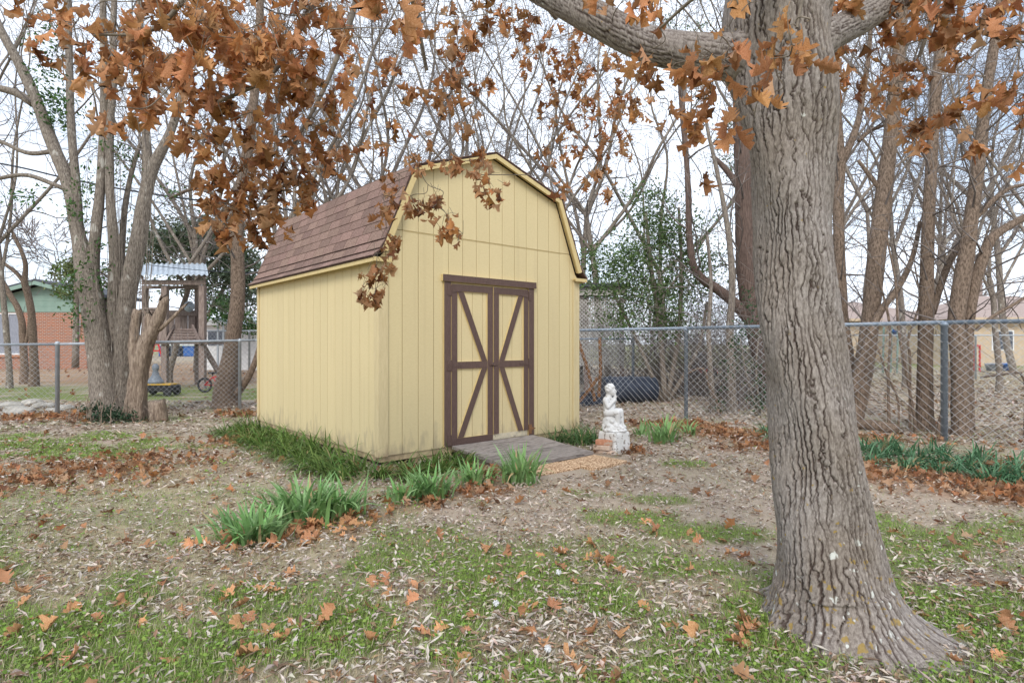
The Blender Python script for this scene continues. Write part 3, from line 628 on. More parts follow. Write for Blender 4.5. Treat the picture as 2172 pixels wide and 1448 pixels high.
for right in (False, True):
    for c_ in range(nc):
        d0 = c_ * EXPO; L = min(EXPO + .03, cum[-1] - d0 + .01)
        if L < .04: continue
        x0, z0, t = prof_at(d0 + .03, right); x0, z0, _ = prof_at(d0, right)
        nrm = np.array([-t[1], t[0]]) if not right else np.array([t[1], t[0] * -1]); 
        if nrm[1] < 0: nrm = -nrm
        y = YF - (0 if c_ % 2 else TABW / 2) - (.07 if c_ % 3 == 2 else 0)
        while y < YBK:
            a, b = max(y, YF - .006), min(y + TABW, YBK); y += TABW
            if b - a < .03: continue
            off = .0015 + rng.uniform(0, .002)
            # local axes: X along the eave, Y up the slope, Z outwards
            Xa = Vector((0, 1, 0)) if right else Vector((0, -1, 0)); Ya = Vector((t[0], 0, t[1])); Za = Vector((nrm[0], 0, nrm[1]))
            Mx = Matrix((Xa, Ya, Za)).transposed().to_4x4()
            p = Vector((x0, (a if right else b), z0)) + Za * off
            Mx.translation = p
            o = link('shingle', shingle_mesh(b - a, L), roof, Mx @ Matrix.Rotation(rng.uniform(-.004, .004), 4, 'Z'))
# ridge cap and upper slopes covering
for right in (False, True):
    m = MB(); P3 = PROF[3]; P4 = PROF[4]
    q = lambda p: (SW - p[0], p[1]) if right else p
    for k in range(9):
        a_, b_ = k / 9, (k + 1) / 9 + .02
        A = np.array(P3) + (np.array(P4) - np.array(P3)) * a_; B = np.array(P3) + (np.array(P4) - np.array(P3)) * min(b_, 1)
        poly = [q((A[0], A[1] + .002)), q((B[0], B[1] + .002)), q((B[0], B[1] + .005)), q((A[0] - .004, A[1] + .012))]
        m.prism(poly if not right else poly[::-1], YF - .004, YBK)
    m.build('upper_shingles', M['shingle'], roof)
# rake fascia, soffit and eave trim
RK = [(-.018, 2.305), (.388, 3.246), (SW / 2, 3.628), (SW - .388, 3.246), (SW + .018, 2.305)]
RKI = [(.050, 2.285), (.432, 3.203), (SW / 2, 3.574), (SW - .432, 3.203), (SW - .050, 2.285)]
for i in range(4):
    m = MB(); m.prism([RKI[i], RKI[i + 1], RK[i + 1], RK[i]], YF + .002, YF + .022); m.build('rake_board', M['yellow_trim'], shed)
    a, b = RK[i], RK[i + 1]; c, d = RKI[i], RKI[i + 1]
    so = .045
    e, f_ = (a[0] * .55 + c[0] * .45, a[1] * .55 + c[1] * .45), (b[0] * .55 + d[0] * .45, b[1] * .55 + d[1] * .45)
    m = MB(); m.prism([e, f_, (b[0], b[1]), (a[0], a[1])], YF + .0225, -.0125); m.build('soffit_board', M['yellow_trim'], shed)
for sx in (0, 1):
    fx = (lambda v: SW - v) if sx else (lambda v: v)
    x0_, x1_ = sorted((fx(-.118), fx(-.096))); m = MB(); m.box(x0_, x1_, YF + .012, YBK - .02, 2.168, 2.216, bev=.002); m.build('eave_board', M['yellow_trim'], shed)
    x0_, x1_ = sorted((fx(-.0955), fx(.004))); m = MB(); m.box(x0_, x1_, -.0345, YBK - .02, 2.196, 2.216); m.build('eave_soffit', M['yellow_trim'], shed)
    x0_, x1_ = sorted((fx(-.12), fx(.11))); m = MB(); m.box(x0_, x1_, YF - .002, YF + .0115, 2.170, 2.216, bev=.002); m.build('eave_return', M['yellow_trim'], shed)
    x0_, x1_ = sorted((fx(-.0955), fx(.11))); m = MB(); m.box(x0_, x1_, YF + .0125, -.035, 2.196, 2.216); m.build('eave_return', M['yellow_trim'], shed)

# ------------------------------------------------------------------ ramp, pavers
def loc_shed(s, t, z=0): return np.array([CX + s * math.cos(TH) - t * math.sin(TH), CY + s * math.sin(TH) + t * math.cos(TH), z])
ramp = thing('wooden_ramp', 'weathered grey plank ramp sloping from the shed doors', 'ramp', loc_shed(.9, -.04), TH)
A0, A1 = np.array([0, -.01, .107]), np.array([0, -1.06, .035])
dv = A1 - A0; Lr = np.linalg.norm(dv); dv /= Lr; up_ = np.array([0, dv[2] * -1, 0]) ; up_ = np.cross(np.array([1., 0, 0]), -dv); up_ /= np.linalg.norm(up_); up_ = up_ if up_[2] > 0 else -up_
npl = 7; pw = Lr / npl
for i in range(npl):
    c = A0 + dv * (i + .5) * pw; e0, e1 = rng.uniform(-.012, .01), 1.28 + rng.uniform(-.012, .015)
    m = MB(); m.obox(c + np.array([(e0 + e1) / 2, 0, 0]) + up_ * rng.uniform(-.004, .003), ((e1 - e0) / 2, 0, 0), dv * (pw / 2 - .004), up_ * .018); o = m.build('plank', M['grey_wood'], ramp)
for s_ in (.06, .62, 1.2):
    m = MB(); m.bar(A0 + [s_, 0, -.055], A1 + [s_, .03, -.05], .04, .06); m.build('stringer', M['old_wood'], ramp)
for k, (s0, s1, t0, t1, lab) in enumerate(((.97, 1.555, -1.12, -1.45, 'orange pebble paving slab beside the grass clump at the ramp foot'), (1.575, 2.16, -1.13, -1.60, 'orange pebble paving slab at the ramp foot nearer the statue'))):
    pv = MB(); pv.box(s0, s1, t1, t0, -.03, .026, bev=.006)
    c = loc_shed((s0 + s1) / 2, (t0 + t1) / 2)
    o = pv.build('paving_slab', M['pebble'], None); o.data.transform(Matrix.Translation((-(s0 + s1) / 2, -(t0 + t1) / 2, 0)))
    o.location = c; o.rotation_euler = (0, 0, TH + (.03 if k else -.02)); tag(o, lab, 'paver', 'pebble pavers at the foot of the ramp')
    st = []                                        # loose-looking pebbles standing proud of the slab
    pb = MB()
    for q in range(520):
        px_, py_ = rng.uniform(-(s1 - s0) / 2 + .012, (s1 - s0) / 2 - .012), rng.uniform(-(t0 - t1) / 2 + .012, (t0 - t1) / 2 - .012); r0 = rng.uniform(.006, .012)
        a0 = rng.uniform(0, 3); vv = [(px_ + math.cos(a0 + a * 1.257) * r0, py_ + math.sin(a0 + a * 1.257) * r0 * .8, .0255) for a in range(5)] + [(px_, py_, .026 + r0 * .45)]
        pb.add(vv, [(a, (a + 1) % 5, 5) for a in range(5)])
    tag(pb.build('pebbles', M['pebble'], o, smooth=True), kind='stuff')

# ------------------------------------------------------------------ statue, pedestal, bricks
PED = gp(1301, 957); PED = np.array([1.235, 7.03, 0])
RP = .68
ped = MB()
def rounded_sq(w, r, n=4):
    pts = []
    for cx_, cy_, a0 in ((1, 1, 0), (-1, 1, 90), (-1, -1, 180), (1, -1, 270)):
        for q in range(n + 1):
            a = R(a0 + 90 * q / n); pts.append((cx_ * (w - r) + r * math.cos(a), cy_ * (w - r) + r * math.sin(a)))
    return pts
rings = [(.146, -.03), (.143, .06), (.139, .15), (.136, .225), (.133, .243), (.122, .252)]
vs, nq = [], 20
for w, z in rings:
    for i, (px_, py_) in enumerate(rounded_sq(w, .022)): 
        b_ = .004 * (vnoise(np.array([px_ * 30 + 9]), np.array([py_ * 30 + z * 40]), 3)[0] - .5)
        vs.append((px_ * (1 + b_ * 6), py_ * (1 + b_ * 6), z))
fs = [[j * nq + i, j * nq + (i + 1) % nq, (j + 1) * nq + (i + 1) % nq, (j + 1) * nq + i] for j in range(len(rings) - 1) for i in range(nq)] + [[(len(rings) - 1) * nq + i for i in range(nq)]]
ped.add(vs, fs)
o = ped.build('pedestal', M['pedestal'], None, smooth=False); o.location = PED; o.rotation_euler = (0, 0, RP)
tag(o, 'square white flaking pedestal under the praying child statue', 'pedestal')

def blob_mesh(name, caps, mat_, voxel=.006, smooth_it=6, parent=None):
    """capsules (a, b, ra, rb) and ellipsoids fused into one continuous skin"""
    V_, F_ = [], []
    for cp in caps:
        if len(cp) == 4:
            a, b, ra, rb = cp; a, b = np.array(a, float), np.array(b, float); d = b - a; L = np.linalg.norm(d); d /= max(L, 1e-6)
            ts = np.linspace(-90, 90, 13); pr = [(ra * math.cos(R(t)), ra * math.sin(R(t))) for t in ts if t <= 0] + [(rb * math.cos(R(t)), L + rb * math.sin(R(t))) for t in ts if t >= 0]
            mm = MB(); mm.lathe([(max(r, .0004), z) for r, z in pr], a, 14, axis=d)
        else:
            c, rad = cp; mm = MB(); mm.lathe([(max(math.cos(R(t)), .01), math.sin(R(t))) for t in np.linspace(-90, 90, 13)], (0, 0, 0), 18)
            mm.v = [(c[0] + v[0] * rad[0], c[1] + v[1] * rad[1], c[2] + v[2] * rad[2]) for v in mm.v]
        b0 = len(V_); V_ += mm.v; F_ += [[b0 + i for i in f] for f in mm.f]
    me = bpy.data.meshes.new(name); me.from_pydata(V_, [], F_); me.materials.append(mat_)
    o = link(name, me, parent)
    md = o.modifiers.new('fuse', 'REMESH'); md.mode = 'VOXEL'; md.voxel_size = voxel; md.use_smooth_shade = True
    sm = o.modifiers.new('soft', 'SMOOTH'); sm.iterations = smooth_it; sm.factor = .5
    return o
FIG_Z = .25
stat = thing('praying_child_statue', 'white statue of a praying child seated on a rock', 'statue', (PED[0] + .005, PED[1], FIG_Z), R(-28))
C_ = []
def cap(a, b, ra, rb=None): C_.append((a, b, ra, rb or ra))
hd = np.array([-.055, 0, .505])
C_.append((hd, (.062, .058, .066)))                                   # skull
C_.append((hd + [.026, 0, -.024], (.045, .044, .048)))                # face
cap(hd + [.050, .018, -.034], hd + [.050, -.018, -.034], .016)        # cheeks
C_.append((hd + [.056, 0, -.062], (.018, .02, .014)))                 # chin
C_.append((hd + [.074, 0, -.024], (.011, .009, .012)))                # nose
cap(hd + [.066, .02, -.006], hd + [.069, -.02, -.006], .007)          # brow
cap(hd + [.067, .010, -.047], hd + [.067, -.010, -.047], .006)        # mouth
for sgn in (-1, 1): C_.append((hd + [0, .058 * sgn, -.014], (.012, .008, .016)))
for q in range(60):                                                    # hair curls
    a, e = rng.uniform(0, 6.28), rng.uniform(-.15, 1.5); p = hd + np.array([math.cos(a) * math.cos(e) * .060, math.sin(a) * math.cos(e) * .056, math.sin(e) * .064 + .002])
    if p[0] > hd[0] + .045 and p[2] < hd[2] + .018: continue
    C_.append((p, (.013, .013, .012)))
cap((-.065, 0, .45), (-.075, 0, .41), .032, .042)                     # neck
cap((-.088, .050, .372), (-.088, -.050, .372), .044)                  # shoulders
cap((-.080, 0, .365), (-.068, 0, .27), .066, .066)                    # chest to belly
C_.append((np.array([-.035, 0, .30]), (.045, .05, .05)))
cap((-.065, .036, .232), (-.065, -.036, .232), .064)                  # hips
for sgn in (-1, 1):
    y_ = sgn
    cap((-.084, .074 * y_, .376), (-.050, .088 * y_, .302), .032, .026)            # upper arm
    cap((-.050, .088 * y_, .302), (.004, .028 * y_, .372), .026, .018)             # forearm
    for q in range(4): cap((.004, .010 * y_, .372), (.008 + .010 * (q - 1.2), .006 * y_, .432 - .004 * abs(q - 1.4)), .009, .006)   # four fingers pressed together
    cap((.0, .012 * y_, .374), (-.016, .008 * y_, .408), .0075, .006)              # thumb
    C_.append((np.array([.004, .012 * y_, .380]), (.020, .011, .026)))             # palm
    cap((-.06, .042 * y_, .226), (.055, .048 * y_, .238), .054, .043)              # thigh
    cap((.058, .046 * y_, .232), (.058 + .02 * (y_ > 0), .044 * y_, .100), .040, .026)      # calf
    cap((.060 + .02 * (y_ > 0), .044 * y_, .085), (.118, .048 * y_, .052), .024, .018)      # foot
    for q in range(4): cap((.112, (.048 + .010 * (q - 1.5)) * y_, .050), (.126, (.048 + .011 * (q - 1.5)) * y_, .046), .008, .007)
blob_mesh('figure', C_, M['statue'], .0055, 3, stat)
K_ = [((-.050, 0, .10), (.100, .098, .125)), ((.0, 0, .09), (.075, .09, .10)), ((-.02, 0, .05), (.13, .115, .075)), ((.06, 0, .022), (.095, .10, .04)), ((-.09, .03, .06), (.06, .07, .10)), ((-.06, -.05, .09), (.06, .05, .08)), ((0, 0, .012), (.14, .125, .02))]
for q in range(26):
    a = rng.uniform(0, 6.28); z = rng.uniform(.02, .16); rr = .128 - z * .30
    K_.append(((-.025 + math.cos(a) * rr, math.sin(a) * rr * .9, z), (rng.uniform(.02, .035), rng.uniform(.02, .035), rng.uniform(.018, .03))))
blob_mesh('rock_seat', [(np.array(c), r) for c, r in K_], M['statue'], .007, 2, stat)

BR = gp(1281, 964)
def brick(dx, dy, z, rot, mat_, lab, sz=(.2, .095, .06)):
    m = MB(); m.box(-sz[0] / 2, sz[0] / 2, -sz[1] / 2, sz[1] / 2, 0, sz[2], bev=.005)
    o = m.build('brick', mat_, None); o.location = (BR[0] + dx, BR[1] + dy, z); o.rotation_euler = (0, rng.uniform(-.02, .02), rot)
    return tag(o, lab, 'brick', 'bricks stacked in front of the pedestal')
brick(0, .08, -.01, -.62, M['pale_brick'], 'pale flaky brick on the ground, bottom of the stack, against the pedestal')
brick(.045, .02, -.012, -.60, M['pale_brick'], 'pale flaky brick on the ground at the front of the stack')
brick(.01, .07, .052, -.58, M['pale_brick'], 'pale brick in the middle of the stack under the red brick', (.2, .17, .055))
brick(.015, .06, .108, -.34, M['red_brick'], 'orange red brick on top of the stack by the pedestal')

# ------------------------------------------------------------------ chain link fences
def fence(name, label, pts, H, rail_dz, postr, mat_rail, zbot=.02, dia=.085, wr=.0024, posts=(), extra_top=.03):
    pts = [np.array(p, float) for p in pts]
    t = thing(name, label, 'fence', (pts[0][0], pts[0][1], 0)); off = np.array([pts[0][0], pts[0][1], 0])
    wires = []
    for (a, b), (h0, h1) in zip(zip(pts[:-1], pts[1:]), zip(H[:-1], H[1:])):
        L = np.linalg.norm(b - a); d = (b - a) / L; d3 = np.array([d[0], d[1], 0]); nrm = np.array([-d[1], d[0], 0])
        hh = lambda s: h0 + (h1 - h0) * s / L
        m = MB(); m.tube([(*a, h0 - .0), (*b, h1 - .0)], postr * .85, 10); m.build('top_rail', mat_rail, t, off, smooth=True)
        hm = max(h0, h1) + extra_top; n = int((L + hm) / dia) + 1
        for k in range(n):
            for sg in (1, -1):
                # wire climbs at 45 degrees; clip to the panel
                s0 = k * dia - (hm if sg > 0 else 0); s1 = s0 + hm
                lo_, hi_ = max(s0, 0), min(s1, L)
                if hi_ - lo_ < .02: continue
                z = (lambda s: zbot + (s - s0)) if sg > 0 else (lambda s: zbot + (s1 - s))
                sa, sb = lo_, hi_
                if sg > 0: sb = min(sb, s0 + hh(sb) + extra_top - zbot)
                else: sa = max(sa, s1 - (hh(sa) + extra_top - zbot))
                if sb - sa < .02: continue
                ns = max(1, int((sb - sa) / .5)); q = np.linspace(sa, sb, ns + 1)
                wob = lambda s: .012 * math.sin(s * 2.3) + .006 * math.sin(s * 7.1)
                for i in range(ns):
                    p0 = np.array([*(a + d * q[i]), z(q[i])]) + nrm * (wob(q[i]) + .0025 * sg + postr); p1 = np.array([*(a + d * q[i + 1]), z(q[i + 1])]) + nrm * (wob(q[i + 1]) + .0025 * sg + postr)
                    wires.append([*p0, *p1, wr, wr])
    me = seg_mesh('chain_link_mesh', wires, 3, M['wire'], off); tag(link('chain_link_mesh', me, t), kind='stuff')
    for (x, y, h, r_) in posts:
        m = MB(); m.lathe([(r_, -.1), (r_, h - .015), (r_ * 1.25, h - .01), (r_ * 1.25, h + .02), (r_ * .9, h + .04), (r_ * .3, h + .055)], (x, y, 0), 12); p = m.build('post', mat_rail, t, off, smooth=True)
    return t
P1, P2 = np.array([3.0, 10.01]), np.array([5.82, 7.82]); dR = (P1 - P2) / np.linalg.norm(P1 - P2)
Pc = P1 + dR * 5.2; Pe = P2 - dR * 7
fence('chain_link_fence', 'taller galvanised chain link fence behind the statue and oak trunk', [Pe, P2, P1, Pc], [1.60, 1.595, 1.575, 1.56], 0, .034, M['galv_blue'], posts=[(*P2, 1.56, .042), (*P1, 1.54, .032), (*(P2 - dR * 3.5), 1.57, .04), (*Pc, 1.55, .04)], dia=.112, wr=.0026)
L0, L1 = np.array([-8.35, 10.67]), np.array([-5.2, 11.75]); dL = (L1 - L0) / np.linalg.norm(L1 - L0)
fence('chain_link_fence', 'low chain link fence running behind the trees at the shed side', [L0 - dL * 7, L0, L1, L1 + dL * 3.6], [1.24, 1.30, 1.38, 1.45], 0, .028, M['galv'], posts=[(*L0, 1.30, .036), (*(L0 - dL * 3.1), 1.27, .03), (*(L1 + dL * 3.6), 1.44, .03), (*(L0 + dL * 3.05), 1.36, .03)], dia=.095)

# ------------------------------------------------------------------ foreground oak
OAKY = 2.72
rows = [(1330, 1770, .34), (1300, 1769, .272), (1200, 1759, .246), (1100, 1743, .218), (1000, 1734, .207), (900, 1726, .198), (800, 1711, .190), (700, 1695, .186), (600, 1688, .182), (480, 1683, .179), (400, 1677, .186), (300, 1674, .196), (230, 1668, .205), (150, 1655, .235), (60, 1645, .252), (0, 1646, .255), (-120, 1655, .24), (-400, 1675, .20)]
zc = [CAMZ + (HOR - r[0]) / FPX * OAKY for r in rows]; rows = [(a_, b_, c_ * (.935 if a_ < 1250 else 1)) for a_, b_, c_ in rows]
xc = [(r[1] - 1086) / FPX * OAKY for r in rows]; rc = [r[2] for r in rows]
BASE = np.array([xc[0], OAKY, 0.0])
oak = thing('oak_tree', 'large foreground oak with furrowed grey bark and hanging rusty leaves', 'tree', BASE)
def worley(a, b, ncell, s):
    """F1, F2 of a jittered grid, wrapping in a after ncell cells"""
    ia, ib = np.floor(a), np.floor(b); d1 = np.full(a.shape, 9.); d2 = np.full(a.shape, 9.); idv = np.zeros(a.shape)
    for i in (-1, 0, 1):
        for j in (-1, 0, 1):
            ca, cb = ia + i, ib + j; cw = np.mod(ca, ncell)
            px_ = ca + .1 + .8 * hsh(cw, cb, s); py_ = cb + .05 + .9 * hsh(cw, cb, s + 5)
            d = np.sqrt((a - px_) ** 2 + (b - py_) ** 2); m_ = d < d1
            d2 = np.where(m_, d1, np.minimum(d2, d)); idv = np.where(m_, hsh(cw, cb, s + 9), idv); d1 = np.where(m_, d, d1)
    return d1, d2, idv
def bark_relief(u, z, ncell, cb, s, zs=None):
    """u in 0..1 round the stem; returns ridge mask 0..1 and height: wandering vertical furrows that fork and join, short cross cracks"""
    al = u * ncell; ca, sa = np.cos(u * 2 * math.pi), np.sin(u * 2 * math.pi); k_ = ncell / 6.283; cellm = .034
    def n2(fa, fz, q, o=3):                                   # noise round the stem, fa cycles per cell
        return fbm(ca * k_ * fa + 11 + q, z * fz + sa * k_ * fa * .9 + q * 3, s + q, o) - .5
    w1 = n2(.33, 4.0, 1) * 2.4 + n2(.8, 20, 2, 2) * .62 + n2(1.8, 75, 3, 2) * .42
    w2 = n2(.30, 3.4, 4) * 3.6 + n2(.9, 24, 5, 2) * .7 + n2(1.8, 85, 6, 2) * .38
    def lines(ph, wmin, wmax, q):
        ga = np.gradient(ph, axis=1) / (ncell / ph.shape[1]); gz = np.gradient(ph, axis=0) / np.maximum(np.gradient(z, axis=0), 1e-4) * cellm
        d = (.5 - np.abs(np.mod(ph, 1) - .5)) / np.clip(np.sqrt(ga ** 2 + gz ** 2), .45, 4); st = np.clip(n2(.5, 7, q, 2) * 2.6 + .62, 0, 1); w = wmin + (wmax - wmin) * st
        return 1 - (1 - sstep(d, w * .35, w)) * (.25 + .75 * st)
    e1 = lines(al + w1, .05, .15, 7); e2 = lines(al * (round(ncell * .62) / ncell) + w2 * .8, .03, .12, 8)
    hc = n2(.7, 30, 9, 3); cr = 1 - .32 * (1 - sstep(np.abs(hc), .0, .035)) * sstep(n2(.6, 12, 10, 2), -.02, .12)
    ridge = np.minimum(e1, e2) * cr
    hgt = ridge * (.78 + .5 * n2(.5, 5, 12)) + .30 * n2(2.2, 46, 13, 3)
    return ridge, hgt
def bark_stem(name, mat_, P, rad, ncell, cb, depth, nu, parent, off, seed, flare=None):
    T, N, B = frames(P); u = np.linspace(0, 1, nu, endpoint=False)
    zl = np.concatenate([[0], np.cumsum(np.linalg.norm(np.diff(P, axis=0), axis=1))])
    U, Z = np.meshgrid(u, zl); ridge, hgt = bark_relief(U, Z, ncell, cb, seed)
    rr = rad[:, None] * np.ones_like(U)
    if flare is not None: rr = rr + flare(U, P[:, 2][:, None])
    rr = rr + depth * (hgt - .8)
    ang = U * 2 * math.pi
    V_ = P[:, None] + rr[..., None] * (np.cos(ang)[..., None] * N[:, None] + np.sin(ang)[..., None] * B[:, None]) - np.asarray(off)
    nz_ = len(P); I_ = np.arange(nz_ * nu).reshape(nz_, nu); J_ = np.roll(I_, -1, axis=1)
    F_ = np.stack([I_[:-1], J_[:-1], J_[1:], I_[1:]], 2).reshape(-1, 4)
    return link(name, np_mesh(name, V_.reshape(-1, 3), F_, mat_, attrs={'ridge': ridge.ravel()}), parent)
zz = np.concatenate([np.arange(-.10, 2.95, .0072), np.arange(2.95, 4.2, .02)])
P = np.stack([np.interp(zz, zc, xc), np.full_like(zz, OAKY), zz], 1)
sm = lambda v, k: np.convolve(np.pad(v, k, 'edge'), np.ones(2 * k + 1) / (2 * k + 1), 'valid')
P[:, 0] = sm(P[:, 0], 16)
rad = np.interp(zz, zc, rc); rad = np.where(zz < .02, .275, np.minimum(rad, .275)); rad = sm(rad, 7)
def oak_flare(U, z):
    a = U * 2 * math.pi
    lob = .45 + .75 * np.maximum(np.cos(3 * a + .5), 0) ** 1.5 + .55 * np.maximum(np.cos(5 * a + 2.1), 0) ** 2 + .2 * np.cos(9 * a + 1)
    e = np.exp(-np.maximum(z + .0, -.05) / .075)
    bump_ = .012 * np.sin(z * 7 + 3 * a) * (z > .2) + .014 * np.exp(-((z - 2.42) / .16) ** 2) * (1 + np.cos(a + 1.6))
    front = .17 * np.exp(-((np.mod(a + 1.15 + math.pi, 2 * math.pi) - math.pi) / .75) ** 2) * np.exp(-np.maximum(z, -.05) / .05)
    return front + .085 * lob * e + .010 * lob * np.exp(-np.maximum(z, 0) / .3) + bump_
bark_stem('trunk', M['oak_bark'], P, rad, 40, .105, .015, 350, oak, BASE, 5, oak_flare)
def pxp(L): return np.array([[*at(a, b, Y), w / 2 * Y / FPX] for a, b, Y, w in L])
LIMB1 = spline(pxp([(1640, 120, 2.72, 150), (1560, 122, 2.74, 116), (1487, 114, 2.80, 94), (1374, 94, 2.92, 84), (1261, 38, 3.05, 80), (1180, -6, 3.2, 76), (1080, -62, 3.3, 72), (900, -140, 3.35, 62), (700, -190, 3.3, 52), (450, -230, 3.2, 40), (250, -210, 3.1, 28), (80, -190, 3.0, 18)]), 14)
LIMB2 = spline(pxp([(1660, 130, 2.72, 110), (1740, 85, 2.74, 84), (1830, 38, 2.9, 78), (1900, -8, 3.1, 72), (2020, -70, 3.3, 60), (2180, -130, 3.4, 46), (2350, -200, 3.5, 30)]), 14)
def dense(A, step):
    d = np.concatenate([[0], np.cumsum(np.linalg.norm(np.diff(A[:, :3], axis=0), axis=1))]); q = np.arange(0, d[-1], step)
    return np.stack([np.interp(q, d, A[:, i]) for i in range(4)], 1)
LIMB1[16:, 3] *= .86; LIMB2[16:, 3] *= .80
for A, sd_ in ((LIMB1, 61), (LIMB2, 77)):
    Q = dense(A, .014); bark_stem('limb', M['oak_bark'], Q[:, :3], np.maximum(Q[:, 3], .01), 22, .085, .008, 84, oak, BASE, sd_)

# leaf shapes: lobed oak leaves, dried and curled
def leaf_geo(rs, curl, fold, lob=1.0, coarse=False):
    half = [(.012, 0), (.02, .15), (.16, .21), (.17, .28), (.085, .35), (.30, .44), (.34, .54), (.15, .57), (.36, .71), (.38, .81), (.18, .80), (.22, .97), (.004, 1.04)]
    if coarse: half = [half[i] for i in (0, 1, 2, 4, 5, 6, 7, 8, 9, 10, 12)]
    n = len(half); V_ = []; 
    mid = [min(h[1], 1.04) * 0 + i / (n - 1) * 1.02 for i, h in enumerate(half)]
    tw = rs.uniform(-.8, .8); wav = rs.uniform(0, 6.28); c2 = rs.uniform(-.5, .5)
    def bend(x, y):
        x *= lob; a = curl * y + c2 * y * y; lift = fold * abs(x) + .10 * math.sin(y * 9 + wav + (3 if x > 0 else 0)) * abs(x) * 2.2 + (abs(x) ** 2) * rs.uniform(.2, 1.6)
        # bend along the midrib
        if abs(a) > 1e-4: yy = math.sin(a) / (a / y) if y > 0 else 0; zz_ = (1 - math.cos(a)) / (a / y) if y > 0 else 0
        else: yy, zz_ = y, 0
        ta = tw * y; X = x * math.cos(ta) - lift * math.sin(ta); Zl = x * math.sin(ta) + lift * math.cos(ta)
        return (X, yy - Zl * math.sin(a), zz_ + Zl * math.cos(a))
    for i in range(n): V_.append(bend(0, mid[i]))
    for s_ in (1, -1):
        for (hx, hy) in half: V_.append(bend(s_ * hx * rs.uniform(.85, 1.15), hy * rs.uniform(.96, 1.03)))
    F_ = []
    for i in range(n - 1):
        F_.append([i, n + i, n + i + 1, i + 1]); F_.append([i, i + 1, 2 * n + i + 1, 2 * n + i])
    return np.array(V_), F_
lr = random.Random(3)
HANG = [leaf_geo(lr, lr.choice((-1, 1)) * lr.uniform(.3, 1.9), lr.uniform(.4, 1.5), lr.uniform(.6, .92)) for _ in range(16)]
HANGC = [leaf_geo(lr, lr.choice((-1, 1)) * lr.uniform(.3, 2.0), lr.uniform(.4, 1.5), lr.uniform(.55, .9), True) for _ in range(24)]
FLAT = [leaf_geo(lr, lr.uniform(-.9, .9), lr.uniform(.0, .6), lr.uniform(.85, 1.1)) for _ in range(12)]
FLATC = [leaf_geo(lr, lr.uniform(-1.2, 1.2), lr.uniform(.0, .8), lr.uniform(.8, 1.1), True) for _ in range(16)]
hang_me = [np_mesh('leaf', V_, F_, M['oak_leaf'], smooth=True) for V_, F_ in HANG]
flat_me = [np_mesh('fallen_oak_leaf', V_, F_, M['fallen_leaf'], smooth=True) for V_, F_ in FLAT]
def leaf_cols(n, fallen=False):
    if fallen: return np.where(nr.random((n, 1)) < .72, jit((.45, .205, .09), n, .35, (.62, .42, .27), .9), jit((.25, .125, .065), n, .4))
    return np.where(nr.random((n, 1)) < .8, jit((.50, .225, .085), n, .3, (.66, .42, .25), .9), jit((.28, .12, .05), n, .4))
def leaf_mass(name, geos, Ms, mat_, parent, off):
    Vs, Fs, b = [], [], 0; cs = leaf_cols(len(Ms), parent is None); cc = []
    for i, Mx in enumerate(Ms):
        V_, F_ = geos[i % len(geos)]; A = np.array(Mx); Vs.append(V_ @ A[:3, :3].T + A[:3, 3] - off); Fs.append(np.array(F_) + b); b += len(V_); cc.append(np.repeat(cs[i:i + 1], len(V_), 0))
    return tag(link(name, np_mesh(name, np.concatenate(Vs), np.concatenate(Fs), mat_, cols=np.concatenate(cc)), parent), kind='stuff')

